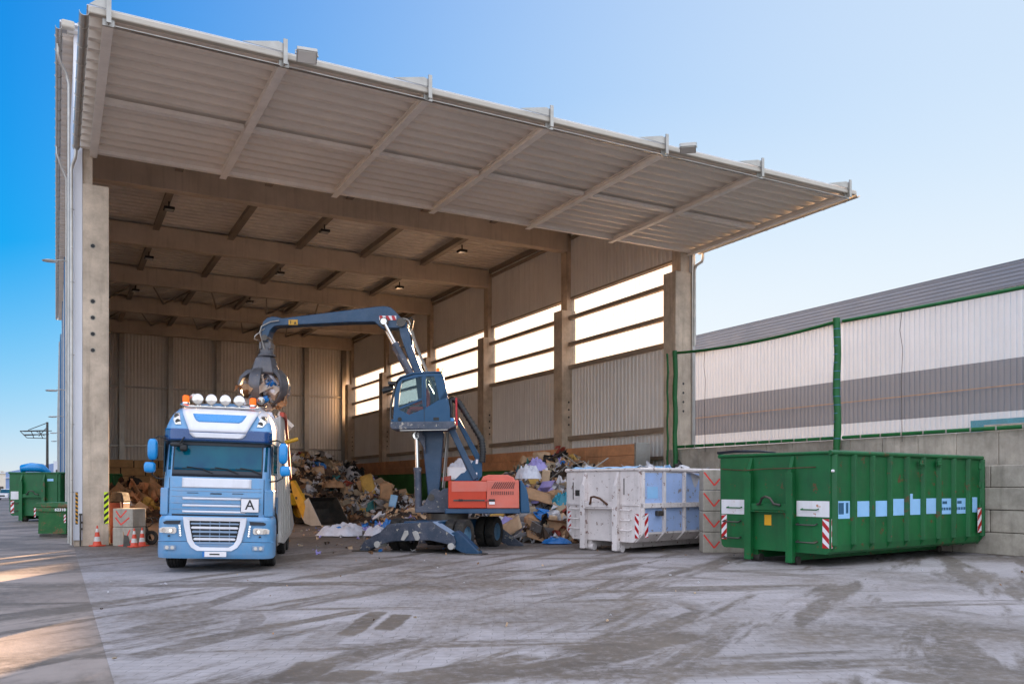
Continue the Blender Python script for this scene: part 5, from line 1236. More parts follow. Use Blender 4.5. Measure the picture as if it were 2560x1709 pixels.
# undercarriage
ux, uz = (0,0)
und = MB(); und.box(-.55,.55,-1.75,1.6,.52,.86); und.box(-.35,.35,-.5,.5,.80,.98)
und = und.build('undercarriage', M['eblue'], exc, bevel=.03, rot=(0,0,-R(20)))
und['label'] = 'dusty blue chassis under the slewing ring'
for y in (-1.15,1.15):
    for s_ in (-1,1):
        w1 = wheel(exc,0,0,.455,.455,.26,rim='rimblue' if s_>0 else 'eblued',grooves=False); w2 = wheel(exc,0,0,.455,.455,.26,rim='rimblue' if s_>0 else 'eblued',grooves=False)
        for w_, x in ((w1,s_*1.02),(w2,s_*.70)):
            w_.location = (x*math.cos(R(20))+y*math.sin(R(20)), -x*math.sin(R(20))+y*math.cos(R(20)), .455); w_.rotation_euler = (0,0,-R(20))
            tl_ = MB()
            for i in range(22):
                a = 2*PI*i/22; M_ = Matrix.Rotation(a,4,'X'); tl_.box(-.12,.12,-.03,.03,.445,.462,M=M_)
            tl_.build('tread', M['rubber'], w_)
    mb = MB(); mb.box(-.6,.6,y-.12,y+.12,.35,.6); mb.build('axle', M['eblue'], und)
# front support: wide arched plate with two feet
vg = lambda u: 1255+(u-845)*.049
def bl(pts): return [((u-975)/265*3.45, max(0,(vg(u)-v))/80*1.02) for u, v in pts]
main = bl([(906,1197),(1010,1195),(1020,1202),(1036,1212),(1058,1226),(1063,1240),(1059,1250),(1043,1243),(1004,1234),(914,1234),(883,1242),(868,1248),(853,1242),(867,1222),(887,1214)])
def hoch(pts, za, zb, name, mat, par, bevel=.015):
    mb = MB(); mb.prism(pts, za, zb, 'Y'); return mb.build(name, mat, par, bevel=bevel)
fb = hoch(main,-2.02,-1.96,'support_blade',M['eblued'],und); fb2 = hoch(main,-1.66,-1.60,'support_blade',M['eblued'],und)
mb = MB(); top = bl([(906,1197),(1010,1195),(1020,1202),(1036,1212),(1058,1226)]); mb.prism([(top[0][0],top[0][1]-.02),(top[1][0],top[1][1]-.02),(top[1][0],top[1][1]+.004),(top[0][0],top[0][1]+.004)],-1.6,-1.05,'Y')
for a, b_ in zip(top,top[1:]):
    mb.add([(a[0],-2.02,a[1]+.004),(b_[0],-2.02,b_[1]+.004),(b_[0],-1.6,b_[1]+.004),(a[0],-1.6,a[1]+.004)],[(0,1,2,3)])
lft = bl([(906,1197),(887,1214),(867,1222)])
for a, b_ in zip(lft,lft[1:]): mb.add([(a[0],-2.02,a[1]+.004),(b_[0],-2.02,b_[1]+.004),(b_[0],-1.6,b_[1]+.004),(a[0],-1.6,a[1]+.004)],[(0,1,2,3)])
mb.build('cover_plate', M['tgrey'], fb)
for s_, pts in ((-1,[(868,1222),(880,1226),(882,1240),(862,1250),(850,1256),(836,1258),(834,1248),(845,1232)]),(1,[(1046,1222),(1062,1216),(1076,1226),(1112,1262),(1112,1268),(1098,1270),(1074,1262),(1052,1250)])):
    q = bl(pts); q = [(x, z) for x, z in q]
    hoch(q,-1.94,-1.68,'outrigger',M['eblue'] if s_ > 0 else M['eblued'],und)
for x0 in (-1.78,1.66):
    mb = MB(); mb.box(x0-.26,x0+.26,-2.03,-1.6,.0,.035); mb.lathe([(.12,0.035),(.10,.16),(0,.17)],(x0,-1.8,0),'Z',14); mb.build('foot', M['steeldark'], und, bevel=.01)
mb = MB()
for (x, sl) in ((-.42,.25),(.18-.20,-.25)):
    mb.prism([(x-.12+sl*.2,.36),(x-.02+sl*.2,.34),(x+.12+sl*.2,.52),(x+.10+sl*.2,.62),(x-.0+sl*.2,.62)] if sl>0 else [(x-.12,.58),(x-.04,.62),(x+.04,.60),(x+.12,.42),(x+.06,.35),(x-.02,.36)],-2.05,-2.022,'Y')
mb.build('lashing_plate', M['tbody'], fb, bevel=.01)
mb = MB()
for x in (-1.22,1.02): mb.cyl((x,-2.06,.22),(x,-1.58,.22),.09,n=16)
mb.build('pin', M['tbody'], fb, smooth=40)
# rear support
mb = MB(); mb.prism([(.55,.62),(.9,.66),(1.75,.08),(1.8,0),(1.3,0),(.6,.3)],1.62,1.70,'Y'); mb.prism([(-.55,.62),(-.9,.66),(-1.75,.08),(-1.8,0),(-1.3,0),(-.6,.3)],1.62,1.70,'Y'); mb.box(-.9,.9,1.62,1.7,.35,.66); mb.build('rear_support', M['eblued'], und, bevel=.02)
# operator
def skinned(name, joints, edges, mat, loc, rz, levels=2):
    me = bpy.data.meshes.new(name); me.from_pydata([j[0] for j in joints], edges, [])
    o = bpy.data.objects.new(name, me); col.objects.link(o)
    md = o.modifiers.new('s','SKIN'); md.use_smooth_shade = True
    for i, j in enumerate(joints):
        me.skin_vertices[0].data[i].radius = (j[1],j[1]); me.skin_vertices[0].data[i].use_root = (i == 0)
    sb = o.modifiers.new('u','SUBSURF'); sb.levels = levels; sb.render_levels = levels
    dg = bpy.context.evaluated_depsgraph_get(); m2 = bpy.data.meshes.new_from_object(o.evaluated_get(dg)); bpy.data.objects.remove(o)
    for p in m2.polygons: p.use_smooth = True
    m2.materials.clear(); o = bpy.data.objects.new(name, m2); col.objects.link(o)
    for mm in (mat if isinstance(mat,list) else [mat]): m2.materials.append(mm)
    o.location = loc; o.rotation_euler = (0,0,rz); return o
pc = Cx(981,941,24.42); px_, py_ = fromcam(pc[0]+ex0[0], pc[1]+ex0[1])
J = [((0,0,.02),.13),((0,0,.25),.14),((-.03,0,.48),.15),((-.04,0,.58),.07),((-.06,0,.66),.085),((-.07,0,.76),.095),((-.07,0,.83),.06),
     ((-.02,-.19,.50),.075),((-.12,-.24,.26),.05),((-.38,-.20,.22),.035),((-.46,-.19,.23),.04),
     ((-.02,.19,.50),.075),((-.12,.24,.26),.05),((-.38,.20,.22),.035),((-.46,.19,.23),.04),
     ((-.08,-.10,.0),.11),((-.48,-.13,.04),.075),((-.62,-.13,-.34),.055),((-.78,-.13,-.38),.045),
     ((-.08,.10,.0),.11),((-.48,.13,.04),.075),((-.62,.13,-.34),.055),((-.78,.13,-.38),.045)]
Ed = [(0,1),(1,2),(2,3),(3,4),(4,5),(5,6),(2,7),(7,8),(8,9),(9,10),(2,11),(11,12),(12,13),(13,14),(0,15),(15,16),(16,17),(17,18),(0,19),(19,20),(20,21),(21,22)]
try:
    pe = skinned('person', J, Ed, [M['hivis'],M['skin'],M['trouser']], (px_,py_,pc[2]), -TH)
    for p in pe.data.polygons:
        z = sum(pe.data.vertices[i].co.z for i in p.vertices)/len(p.vertices); x = sum(pe.data.vertices[i].co.x for i in p.vertices)/len(p.vertices)
        p.material_index = 1 if (z > .6 or (x < -.40 and z > .15)) else 0
    tag(pe, 'person in red-orange workwear sitting at the controls in the raised cab', 'person')
    mb = MB(); blob(mb,(-.045,0,.815),(.095,.09,.075),2.4,10); mb.build('hair', M['black'], pe, smooth=60)
    mb = MB(); mb.prism([(-.17,.72),(-.19,.70),(-.165,.69)],-.012,.012,'Y'); mb.build('nose', M['skin'], pe)
    for s_ in (-1,1):
        for k in range(5):
            mb = MB(); y = s_*.195+(k-2)*.018; L = (.05,.06,.065,.06,.045)[k]
            if k == 0: mb.tube([(-.44,s_*.15,.24),(-.47,s_*.135,.23),(-.50,s_*.14,.22)],[.011,.01,.007],6)
            else: mb.tube([(-.48,y,.235),(-.48-L*.6,y,.225),(-.48-L*.9,y,.195)],[.010,.009,.007],6)
            mb.build('finger', M['skin'], pe, smooth=60)
except Exception as e_: print('person failed', e_)

# ------------------------------------------------------------------ wheel loader half hidden behind the truck
wx, wy = fromcam((735-1174.5)/1938*39.2, 39.2)
ld = thing('wheel_loader', 'yellow wheel loader with a big steel bucket lowered in front of the waste heap', 'wheel loader', (wx,wy,0), -TH+R(60))
sec = [(-.95,.05),(-.35,.02),(.05,.14),(.26,.42),(.30,.75),(.12,1.12),(-.15,1.3)]        # side section of the bucket, opening to -y
mb = MB()
W2 = .95
for a, b_ in zip(sec, sec[1:]):
    mb.prism([(a[0],a[1]),(b_[0],b_[1]),(b_[0]+.03,b_[1]+.01),(a[0]+.03,a[1]+.01)],-W2,W2,'X')
bk_ = mb.build('bucket', M['steeldark'], ld)
for x, mt in ((-W2-.02,'tbody'),(W2-.02,'steeldark')):
    mb = MB(); mb.prism(sec,x,x+.05,'X'); mb.build('bucket_cheek', M[mt], bk_, bevel=.01)
mb = MB(); mb.box(-W2,W2,-1.05,-.90,.02,.07); mb.build('cutting_edge', M['galv'], bk_)
mb = MB(); mb.prism([(.15,.3),(.5,.9),(.8,1.5),(.95,2.05),(.75,2.1),(.5,1.75),(.1,1.2),(.0,.9)],-.98,-.80,'X'); mb.build('lift_arm', M['yellow'], ld, bevel=.03)
mb = MB(); mb.box(-.7,.7,1.6,3.4,.9,1.5); mb.box(-.8,.8,3.4,5.6,.8,2.0); mb.build('body', M['yellow'], ld, bevel=.08)
mb = MB(); mb.box(-.6,.6,2.6,3.8,1.5,2.7); mb.build('cab', M['shield'], ld, bevel=.05)
mb = MB(); mb.tube([(-.89,.9,1.95),(-.89,1.6,1.6),(-.89,2.2,1.2)],.07,10); mb.build('lift_cylinder', M['steeldark'], ld)
mb = MB(); mb.cyl((-1.0,.55,1.28),(-.78,.55,1.28),.07,n=14); mb.build('pin', M['steeldark'], ld)
for y in (1.6,4.6):
    for x in (-.9,.9): wheel(ld,x,y+.4,.7,.7,.5,rim='yellow')

# ------------------------------------------------------------------ waste heaps
def mound(bumps):
    def h(x, y):
        z = 0
        for bx, by, rx, ry, a in bumps:
            d = math.sqrt(((x-bx)/rx)**2+((y-by)/ry)**2)
            if d < 1: z = max(z, a*(.5+.5*math.cos(PI*d))**.8)
        return z*(1+.18*noise.noise(Vector((x*.7,y*.7,1.3))))+.06 if z > .04 else None
    return h
def heap_core(mb, bumps, x0, x1, y0, y1, st, m):
    h = mound(bumps); nx, ny = int((x1-x0)/st), int((y1-y0)/st); vs = []
    for i in range(nx+1):
        for j in range(ny+1):
            x, y = x0+i*st, y0+j*st; z = h(x,y); z = -.1 if z is None else z
            if z > 0: z += .22*noise.noise(Vector((x*1.7,y*1.7,z)))
            vs.append((x+.08*noise.noise(Vector((x*3,y,0))),y,z))
    fs = []
    for i in range(nx):
        for j in range(ny):
            q = (i*(ny+1)+j,i*(ny+1)+j+1,(i+1)*(ny+1)+j+1,(i+1)*(ny+1)+j)
            if max(vs[k][2] for k in q) > 0: fs.append(q)
    mb.add(vs,fs,m)
def waste(name, label, bumps, n, mats, wts, seed, size, region, bias=None):
    h = mound(bumps); x0,x1,y0,y1 = region
    def where(rr):
        for _ in range(40):
            x, y = rr.uniform(x0,x1), rr.uniform(y0,y1)
            if h(x,y) is not None and (bias is None or rr.random() < bias(x,y)): return x, y
        return x, y
    o = debris(name, mats, n, seed, where, h, size, wts)
    core = MB(); heap_core(core, bumps, x0, x1, y0, y1, .3, 0)
    bm = bmesh.new(); bm.from_mesh(o.data)
    c = core.build('c', mats[6] if len(mats) > 6 else mats[-1], None); 
    idx = 6 if len(mats) > 6 else len(mats)-1
    vmap = [bm.verts.new(v.co) for v in c.data.vertices]
    for f in c.data.polygons:
        try: nf = bm.faces.new([vmap[i] for i in f.vertices]); nf.material_index = idx
        except ValueError: pass
    bm.to_mesh(o.data); bm.free(); bpy.data.objects.remove(c)
    return tag(o, label, 'waste heap', kind='stuff')
HEAP_A = [(15.5,63,7.5,14,4.0),(12.6,49.5,4.6,9,3.25),(19.0,66,4.5,9,3.6),(14.8,44,3.6,6,1.9),(16.2,39,2.8,3.0,.8),(11,60,6,12,3.2)]
frontface = lambda x, y: 1.0 if y < 56 else .5
waste('waste_heap', 'broad heap of brown and grey mixed waste at the back behind the loader bucket', HEAP_A, 3600, MIX, WMIX, 3, (.18,.7), (8,23,36.5,70), frontface)
HEAP_B = [(20.6,33.5,4.2,7.5,2.75),(18.5,30,4.6,6,2.4),(16.2,27.2,4.0,4.4,1.7),(14.9,25.4,2.4,2.8,.9),(21.0,37,2.4,5,2.6),(16.6,30,2.4,4,1.2)]
waste('waste_heap', 'colourful heap of cartons, film and bags behind the material handler and pale container', HEAP_B, 3200, MIX, [12,5,9,14,8,6,5,1.5,5,9,1.5,1,1], 11, (.18,.72), (12,22.6,22.5,44))
HEAP_C = [(3.4,51,3.4,5,1.6),(6.5,53,4,6,1.6),(4.8,48.5,3,3.5,1.0),(9,57,4,6,1.7)]
waste('waste_heap', 'brown heap of timber and cardboard seen between left column and truck', HEAP_C, 1100, [M['card'],MIX[1],M['wood'],MIX[2],MIX[5],MIX[6],MIX[6],MIX[3],M['rust'],M['foam'],MIX[11]], [9,7,9,5,5,5,5,3,4,2,1], 23, (.3,1.0), (.9,13,44.5,62))
HEAP_D = [(17.0,54,1.9,4.5,3.3),(17.3,50.5,1.3,2.6,2.2)]
waste('waste_heap', 'dark heap of black film speckled with white against the push wall', HEAP_D, 620, [MIX[5],M['black'],MIX[3]], [10,14,4], 29, (.15,.45), (15,20.2,45,59))
HEAP_E = [(12.4,31.6,2.4,2.4,.75),(14.0,33.5,2.0,2.4,.7)]
waste('waste_heap', 'low dark brown heap of litter behind the left end of the support blade', HEAP_E, 420, MIX, [5,7,4,5,5,12,9,.8,2,5,.6,1,.5], 37, (.12,.5), (9.8,16.2,29,36.2))
# low litter between truck and machine, and under the machine
o = debris('litter', MIX, 330, 41, lambda rr: (lambda q: (10.2+q*6.5+rr.gauss(0,.5), 29.6-q*3.2+rr.gauss(0,.9)))(rr.random()), lambda x, y: .06+.28*max(0,1-abs(y-(29.6-(x-10.2)*.49))/1.4), (.1,.5), [5,3,4,4,4,8,6,3,4,5,1,1,1])
tag(o, 'low band of litter on the floor behind the front support of the machine', 'litter', kind='stuff')
o = debris('litter', MIX, 140, 43, lambda rr: (rr.uniform(5.8,13), rr.uniform(21.5,36)), lambda x, y: .03, (.03,.13), [3,3,4,5,4,1,3,1,2,2,1,0,0])
tag(o, 'small scattered scraps on the floor between truck and machine', 'litter', kind='stuff')
o = debris('litter', MIX, 75, 47, lambda rr: (rr.uniform(-.3,20), rr.uniform(9,22)), lambda x, y: .012, (.015,.05), [3,4,3,4,2,2,3,0,0,2,0,0,0])
tag(o, 'tiny leaves and scraps lying on the open yard paving', 'litter', kind='stuff')

# single pieces that stand out
def crumple(name, label, cat, mat, u, v, z, w, d, h, seed, rz=0, zoff=0, grp=None):
    x, y = fromcam((u-1174.5)/1938*z, z); hz = EYE+(1113-v)/1938*z+zoff
    k = 26; vs = []
    for i in range(k+1):
        for j in range(k+1):
            a, b_ = i/k*2-1, j/k*2-1; r_ = math.sqrt(a*a+b_*b_); e = max(0,1-r_**2.2)
            q = Vector((a*2.2+seed,b_*2.2,seed*.7)); dn = noise.noise(q*1.5)*.35+abs(noise.noise(q*3.1))*.3
            m_ = 1+.22*noise.noise(Vector((math.atan2(b_,a)*1.3,seed,0)))
            s_ = (1/max(abs(a),abs(b_),1e-6)*0+1)
            vs.append((a*w/2*m_, b_*d/2*m_, h*(e**.5)*(.65+dn)*(1 if r_<1.05 else 0)+.01))
    mb = MB(); mb.add(vs,[(i*(k+1)+j,i*(k+1)+j+1,(i+1)*(k+1)+j+1,(i+1)*(k+1)+j) for i in range(k) for j in range(k) if ((i+.5)/k*2-1)**2+((j+.5)/k*2-1)**2 < 1.08])
    o = mb.build(name, mat, None, smooth=35); o.location = (x,y,max(.01,hz)); o.rotation_euler = (0,0,-TH+rz); return tag(o, label, cat, grp)
crumple('plastic_sheet','large crumpled white plastic sheet with blue patches on the floor','plastic sheet',M['plastic'],788,1227,30.9,1.75,1.5,.52,3)
x, y = fromcam((778-1174.5)/1938*30.6,30.6)
crumple('plastic_sheet','smaller white plastic bag beside the front left foot of the machine','plastic bag',M['plastic'],862,1228,30.0,.8,.7,.42,9)
crumple('blue_bag','bright blue plastic bag between white bag and machine','plastic bag',M['bagblue'],891,1220,30.5,.62,.5,.55,5)
crumple('blue_bag','small blue scrap lying on the crumpled white sheet','plastic scrap',M['bagblue'],778,1212,30.5,.25,.2,.1,15)
crumple('blue_tarpaulin','blue tarpaulin at the foot of the heap beside the pale container','tarpaulin',M['bagblue'],1277,1246,26.6,.95,.5,.22,21)
crumple('plastic_bag','big white translucent bag on the upper slope of the colourful heap','plastic bag',M['plastic'],1212,1098,30.5,.9,.8,.6,25)
crumple('plastic_bag','pale lilac bag high on the colourful heap','plastic bag',MIX[8],1232,1080,32,.8,.7,.55,33)
crumple('plastic_bag','white sack lying behind the lifting bracket of the machine','plastic bag',M['plastic'],1063,1077,33.5,1.1,.6,.5,37)
crumple('teal_tarpaulin','teal tarpaulin hanging over the heap beside the pale container','tarpaulin',M['teal'],1290,1170,29.0,.9,.7,.7,41)
crumple('cardboard_roll','round tan bale on the waste heap above the loader bucket','bale',MIX[0],765,1105,45,1.2,1.1,.5,51,zoff=-.3)
def slab(name, label, cat, mat, u, v, z, w, h, t, rx=0, ry=0, rz=0):
    x, y = fromcam((u-1174.5)/1938*z, z); hz = EYE+(1113-v)/1938*z
    mb = MB(); n = 6; vs = []
    for i in range(n+1):
        for j in range(n+1):
            a, b_ = i/n-.5, j/n-.5; vs.append((a*w, .04*noise.noise(Vector((a*3,b_*3,u))), (b_+.5)*h))
    mb.add(vs,[(i*(n+1)+j,i*(n+1)+j+1,(i+1)*(n+1)+j+1,(i+1)*(n+1)+j) for i in range(n) for j in range(n)])
    o = mb.build(name, mat, None, smooth=50); so = o.modifiers.new('t','SOLIDIFY'); so.thickness = t; o.location = (x,y,hz); o.rotation_euler = (rx,ry,-TH+rz); return tag(o, label, cat)
slab('flattened_carton','plain tan cardboard panel standing upright before the green wall','cardboard',MIX[0],886,1147,42,.62,.85,.08,R(-6),0,R(15))
slab('grey_board','light grey panel leaning below the tan cardboard','panel',M['sticker'],899,1162,41,.34,.6,.04,R(-15),R(10),0)
slab('foam_slab','long yellow foam slab sliding down the waste heap','foam',M['foam'],852,1150,43.5,.62,1.6,.3,R(-25),R(-18),0)
slab('flattened_carton','large flattened carton on the heap right of the red engine cover','cardboard',MIX[0],1238,1150,28.5,.95,.6,.02,R(-50),R(15),R(20))
slab('flattened_carton','folded brown carton low on the heap behind the rear wheel','cardboard',MIX[2],1178,1222,27.2,.7,.55,.03,R(-35),R(-30),R(-20))
slab('flattened_carton','carton panel with pale edge near the blue tarpaulin','cardboard',MIX[0],1235,1240,26.9,.8,.5,.03,R(-65),R(20),R(10))
slab('white_board','white flat panel standing behind the boom base','panel',M['stripewhite'],1048,1100,33,.75,.5,.04,R(-10),0,0)
x, y = fromcam((1003-1174.5)/1938*33, 33)
rd = thing('red_linkage', 'red bent steel linkage sticking out of the litter left of the boom', 'steel part', (x,y,.35), -TH)
mb = MB(); mb.bar((0,0,0),(-.14,0,1.15),.1,.05); mb.build('bar', M['red'], rd, bevel=.01)
mb = MB(); mb.prism([(-.05,.1),(.05,.25),(.45,-.1),(.5,-.35),(.3,-.25)],0,.06,'Y'); mb.build('plate', M['red'], rd, bevel=.01)
def jug(u, v, z, lb):
    x, y = fromcam((u-1174.5)/1938*z, z); hz = EYE+(1113-v)/1938*z
    t = thing('canister', lb, 'canister', (x,y,hz), -TH, 'canisters in the colourful heap'); t.rotation_euler = (R(8),R(6),-TH)
    mb = MB(); mb.box(-.15,.15,-.1,.1,0,.5); mb.build('body', MIX[2], t, bevel=.04)
    mb = MB(); mb.cyl((0,0,.5),(0,0,.57),.05,n=12); mb.build('cap', M['stripewhite'], t)
jug(1265,1216,27.6,'cream canister standing in the heap close to the pale container'); jug(1250,1108,31,'cream canister high on the heap above the carton')
mb = MB(); wx_, wy_ = fromcam((1480-1174.5)/1938*36, 36)
o = debris('waste_strip', [MIX[5],MIX[6],MIX[4],MIX[0]], 60, 61, lambda rr: (rr.uniform(19,22), rr.uniform(27.5,30.5)), lambda x, y: rr_h(x,y), (.2,.6)) if False else None
bb = thing('blue_box', 'pale blue lidded box behind the pale container near the hall corner', 'box', (*fromcam((1482-1174.5)/1938*33,33),0), -TH)
mb = MB(); mb.prism([(-.55,0),(.55,0),(.62,2.45),(-.62,2.5)],0,1.0,'Y'); mb.build('body', M['tgrey'], bb, bevel=.02)
mb = MB(); mb.prism([(-.66,2.5),(.66,2.46),(.7,2.6),(-.3,2.62)],-.04,1.04,'Y'); mb.build('lid', M['sticker'], bb, bevel=.03)
sr = thing('steel_rods', 'long thin rods poking out of the top of the colourful heap', 'rods', (0,0,0))
mb = MB()
for (u,v,uu,vv,z) in ((1290,1040,1335,1065,33),(1395,1050,1360,1066,32),(1262,1098,1300,1060,31)):
    a = (*fromcam((u-1174.5)/1938*z,z),EYE+(1113-v)/1938*z); b_ = (*fromcam((uu-1174.5)/1938*(z-1),z-1),EYE+(1113-vv-8)/1938*(z-1)); mb.tube([a,b_],.025,6)
mb.build('rod', M['galv'], sr)

# ------------------------------------------------------------------ far left background
pz = 62
x, y = fromcam((108.5-1174.5)/1938*pz, pz)
po = thing('gantry_pole', 'dark pole with a wire-frame arm above the distant container', 'pole', (x,y,0), -TH)
mb = MB(); mb.cyl((0,0,0),(0,0,6.5),.11,.08,n=12); mb.build('post', M['steeldark'], po)
mb = MB()
L = -2.0
for (a, b_) in (((0,0,5.9),(L,0,5.85)),((0,0,5.6),(L+.1,.4,5.55)),((0,.6,5.9),(L,.6,5.85)),((0,0,6.45),(-1.4,0,5.92)),((L,0,5.85),(L+.5,0,5.35)),((L+.5,0,5.35),(-.2,.2,5.32)),((L,.6,5.85),(L,0,5.85)),((-1.2,0,5.88),(-1.15,.3,5.35)),((-.6,0,5.88),(-.5,.3,5.35)),((-1.2,.6,5.88),(-.2,0,5.5)),((L+.1,.2,5.6),(0,.2,5.62)),((-.05,0,6.1),(-.9,.5,5.5))):
    mb.tube([a,b_],.028,6)
mb.build('frame', M['steeldark'], po)
def cfx(u, z): return fromcam((u-1174.5)/1938*z, z)
x, y = cfx(95,130); fb_ = thing('distant_hall', 'distant grey-blue gabled hall behind the left green container', 'building', (x,y,0), -TH)
mb = MB(); mb.prism([(-5.5,0),(3.5,0),(3.5,5.3),(2.0,5.3),(-5.5,3.9)],0,30,'Y'); mb.build('wall', surf('far_blue','#7f93b8',.6,tone=.05), fb_)
mb = MB(); mb.box(1.95,3.55,-.15,29,0,5.6); w_ = mb.build('end_bay', M['white'], fb_)
mb = MB(); mb.box(2.3,3.0,-.18,-.15,2.6,4.3); mb.build('window', M['steeldark'], w_)
mb = MB(); mb.box(-5.7,2.0,-.3,.0,3.0,3.1); mb.build('eaves', M['stripewhite'], fb_)
x, y = cfx(-18,150); fh = thing('distant_building', 'distant pale flat-roofed building at the left edge', 'building', (x,y,0), -TH)
mb = MB(); mb.box(-6,2.9,0,20,0,4.0); mb.build('wall', surf('far_cream','#e0d2bd',.6,tone=.05), fh); mb = MB(); mb.box(-6,2.0,-.1,-.01,.2,1.7); mb.build('window_band', M['steeldark'], fh); mb = MB(); mb.box(-6.1,3.0,-.2,20.2,4.0,4.15); mb.build('roof_edge', M['white'], fh)
# parked car
x, y = cfx(3,108); pcar = thing('parked_car', 'white car parked far away at the left edge', 'car', (x,y,0), -TH)
mb = MB(); mb.prism([(-.85,.25),(.85,.25),(.88,.75),(.80,.85),(-.80,.85),(-.88,.75)],0,4.2,'Y'); mb.prism([(-.80,.85),(.80,.85),(.62,1.42),(-.62,1.42)],.9,3.8,'Y'); mb.build('body', M['twhite'], pcar, bevel=.08)
mb = MB(); mb.prism([(-.70,.90),(.70,.90),(.57,1.36),(-.57,1.36)],.86,.898,'Y'); mb.build('windscreen', M['shield'], pcar)
mb = MB(); mb.box(-.45,.45,-.03,-.001,.45,.62); mb.build('grille', M['black'], pcar)
for s_ in (-1,1):
    mb = MB(); mb.box(s_*.66-.13,s_*.66+.13,-.03,.02,.55,.7); mb.build('headlight', M['lens'], pcar)
    for yy in (.8,3.3): wheel(pcar,s_*.74,yy,.31,.31,.2,grooves=False)
# bare trees and shrubs at the far left
def bare_tree(name, label, u, z, h, seed, leaves=0):
    rr = random.Random(seed); x, y = cfx(u, z); t = thing(name, label, 'tree', (x,y,0), 0, 'bare trees behind the far buildings')
    mb = MB(); cr = MB(); tips = []
    def br_(p, d, l, r, lv):
        q = p+d*l; mid = p+d*l*.5+Vector((rr.uniform(-1,1),rr.uniform(-1,1),0))*l*.06
        (mb if lv < 2 else cr).tube([p,mid,q],[r,r*.85,r*.65],5)
        if lv >= 5: return
        for k in range(rr.choice((2,3,3))):
            nd = (d+Vector((rr.uniform(-1,1),rr.uniform(-1,1),rr.uniform(-.2,.6)))*.75).normalized(); br_(p+d*l*rr.uniform(.55,1.0), nd, l*rr.uniform(.62,.8), r*.6, lv+1)
    br_(Vector((0,0,0)),Vector((0,0,1)),h*.30,.16,0)
    mb.build('trunk', M['rust'], t); cr.build('crown', surf('twigs','#8d6a4c',.9,tone=.2), t)
bare_tree('bare_tree','bare brown tree at the left edge behind the pale flat building',-6,175,7.5,1); bare_tree('bare_tree','lower bare tree just left of the distant green container',14,165,6.0,2); bare_tree('bare_tree','bare tree half hidden behind the distant green container',30,170,5.2,5)

# ------------------------------------------------------------------ light, sky, camera
SUN_AZ, SUN_EL = 35.5, 11.2
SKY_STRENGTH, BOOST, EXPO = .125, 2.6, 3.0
#                        # azimuth clockwise from +Y, elevation
sd = Vector((math.sin(R(SUN_AZ))*math.cos(R(SUN_EL)), math.cos(R(SUN_AZ))*math.cos(R(SUN_EL)), math.sin(R(SUN_EL))))
L = bpy.data.lights.new('sun','SUN'); L.energy = 5.0; L.angle = R(.6); L.color = (1,.67,.40)
so = bpy.data.objects.new('sun', L); col.objects.link(so); so.rotation_euler = (-sd).to_track_quat('-Z','Y').to_euler()
w = bpy.data.worlds.new('World'); scene.world = w; w.use_nodes = True; nt = w.node_tree
sky = nt.nodes.new('ShaderNodeTexSky'); sky.sky_type = 'NISHITA'; sky.sun_disc = False; sky.sun_elevation = R(SUN_EL); sky.sun_rotation = R(SUN_AZ)
sky.air_density = 1.0; sky.dust_density = .1; sky.ozone_density = 3.0; sky.altitude = 100
bg = nt.nodes['Background']; bg.inputs[1].default_value = SKY_STRENGTH
def vmath(op, a, b_=None, out=0):
    n = nt.nodes.new('ShaderNodeVectorMath'); n.operation = op
    for i, v in enumerate((a,b_)):
        if v is None: continue
        if isinstance(v, bpy.types.NodeSocket): nt.links.new(v, n.inputs[i])
        else: n.inputs[i].default_value = v
    return n.outputs[out]
def ramp(v, lo, hi, a=0., b_=1.):
    n = nt.nodes.new('ShaderNodeMapRange'); n.interpolation_type = 'SMOOTHSTEP'
    nt.links.new(v, n.inputs[0])
    for i, q in enumerate((lo,hi,a,b_)): n.inputs[i+1].default_value = q
    return n.outputs[0]
# film-like shoulder on the sky radiance: 1 - exp(-k*c), a veil of thin high haze to the east, sky overhead and behind the camera raised as added fill light
sepc = nt.nodes.new('ShaderNodeSeparateColor'); nt.links.new(sky.outputs[0], sepc.inputs[0])
comb = nt.nodes.new('ShaderNodeCombineColor')
for i, k in enumerate((.20,.25,.46)):
    e = mth(nt,'SUBTRACT',1.0,mth(nt,'EXPONENT',mth(nt,'MULTIPLY',sepc.outputs[i],-k)))
    nt.links.new(e, comb.inputs[i])
dirn = nt.nodes.new('ShaderNodeTexCoord').outputs['Generated']
east = vmath('DOT_PRODUCT', dirn, (math.sin(R(85)),math.cos(R(85)),0), 1)
up = vmath('DOT_PRODUCT', dirn, (0,0,1), 1)
fwd = vmath('DOT_PRODUCT', dirn, (S_,C_,0), 1)
hs = nt.nodes.new('ShaderNodeHueSaturation'); hs.inputs['Saturation'].default_value = 1.5; nt.links.new(comb.outputs[0], hs.inputs['Color'])
veil = mixc(nt, mth(nt,'MULTIPLY',ramp(east,-.05,1.0),.85), hs.outputs[0], (.80,.91,1.0,1))
glow = mth(nt,'MULTIPLY',ramp(east,.05,.75),ramp(up,.42,.05)); veil = mixc(nt, mth(nt,'MULTIPLY',glow,1.0), veil, (.90,.955,1.0,1))
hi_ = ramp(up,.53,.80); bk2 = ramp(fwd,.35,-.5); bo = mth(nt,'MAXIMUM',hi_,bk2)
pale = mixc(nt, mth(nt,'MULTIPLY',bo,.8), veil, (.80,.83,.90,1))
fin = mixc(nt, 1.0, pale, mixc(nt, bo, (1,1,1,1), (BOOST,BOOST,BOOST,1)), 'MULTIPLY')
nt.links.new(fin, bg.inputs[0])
cam = bpy.data.cameras.new('camera'); co = bpy.data.objects.new('camera', cam); col.objects.link(co)
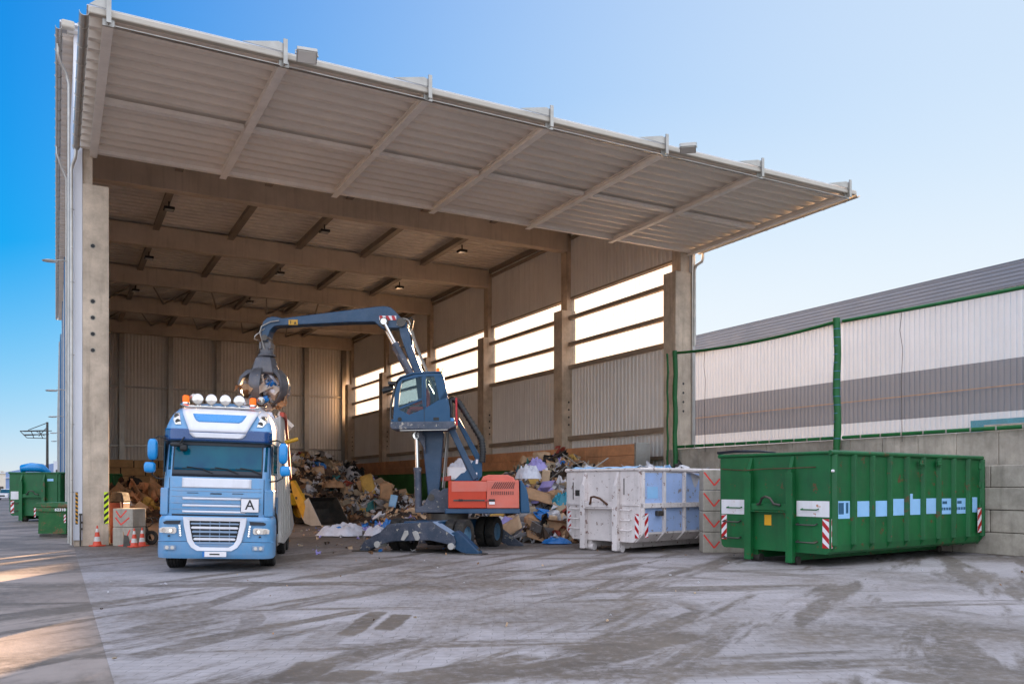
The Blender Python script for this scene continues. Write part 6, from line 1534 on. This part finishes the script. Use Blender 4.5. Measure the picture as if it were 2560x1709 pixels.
cam.sensor_width = 36; cam.lens = 36*1938/2349; cam.shift_y = (1113-784)/2349; cam.clip_end = 3000; cam.clip_start = .1
co.location = (0,0,EYE); co.rotation_euler = (R(90),0,-TH); scene.camera = co
scene.view_settings.view_transform = 'Standard'; scene.view_settings.look = 'None'; scene.view_settings.exposure = EXPO; scene.view_settings.gamma = 1
scene.cycles.max_bounces = 10; scene.cycles.diffuse_bounces = 4; scene.cycles.transparent_max_bounces = 8; scene.cycles.sample_clamp_indirect = 6
scene.cycles.use_denoising = True

# ------------------------------------------------------------------ one mesh per separate piece
KEEP = {'block','upper_block','board','joint','letter','number','trunk','crown','print','tread','roof_deck','net','hydraulic_line','grille_bar','hose_ring','lashing','rib','side_rib_','border','slat','symbol','spray_mark','core'}
def split_pieces(o):
    me = o.data; n = len(me.vertices); par = list(range(n))
    def find(a):
        while par[a] != a: par[a] = par[par[a]]; a = par[a]
        return a
    for e in me.edges:
        a, b_ = find(e.vertices[0]), find(e.vertices[1])
        if a != b_: par[a] = b_
    isl = {}
    for i in range(n): isl.setdefault(find(i), []).append(i)
    if len(isl) < 2 or len(isl) > 600: return
    keys = list(isl); bb = []
    for k in keys:
        cs = [me.vertices[i].co for i in isl[k]]
        bb.append([min(c[a] for c in cs)-.012 for a in range(3)]+[max(c[a] for c in cs)+.012 for a in range(3)])
    g = list(range(len(keys)))
    def f2(a):
        while g[a] != a: g[a] = g[g[a]]; a = g[a]
        return a
    for i in range(len(keys)):
        for j in range(i):
            if all(bb[i][a] <= bb[j][a+3] and bb[j][a] <= bb[i][a+3] for a in range(3)): g[f2(i)] = f2(j)
    cl = {}
    for i in range(len(keys)): cl.setdefault(f2(i), []).append(i)
    if len(cl) < 2 or len(cl) > 60: return
    vcl = {}
    for c, (r_, mem) in enumerate(cl.items()):
        for m_ in mem:
            for v in isl[keys[m_]]: vcl[v] = c
    base = o.name.split('.')[0]; meshes = []
    for c in range(len(cl)):
        bm = bmesh.new(); bm.from_mesh(me); bm.verts.ensure_lookup_table()
        bmesh.ops.delete(bm, geom=[v for v in bm.verts if vcl[v.index] != c], context='VERTS')
        m2 = bpy.data.meshes.new(base); bm.to_mesh(m2); bm.free()
        for mt in me.materials: m2.materials.append(mt)
        meshes.append(m2)
    o.data = meshes[0]
    for m2 in meshes[1:]:
        c = o.copy(); c.name = base; c.data = m2; col.objects.link(c)
for o in list(bpy.data.objects):
    if o.type == 'MESH' and o.parent and o.name.split('.')[0] not in KEEP and not o.get('kind'): split_pieces(o)
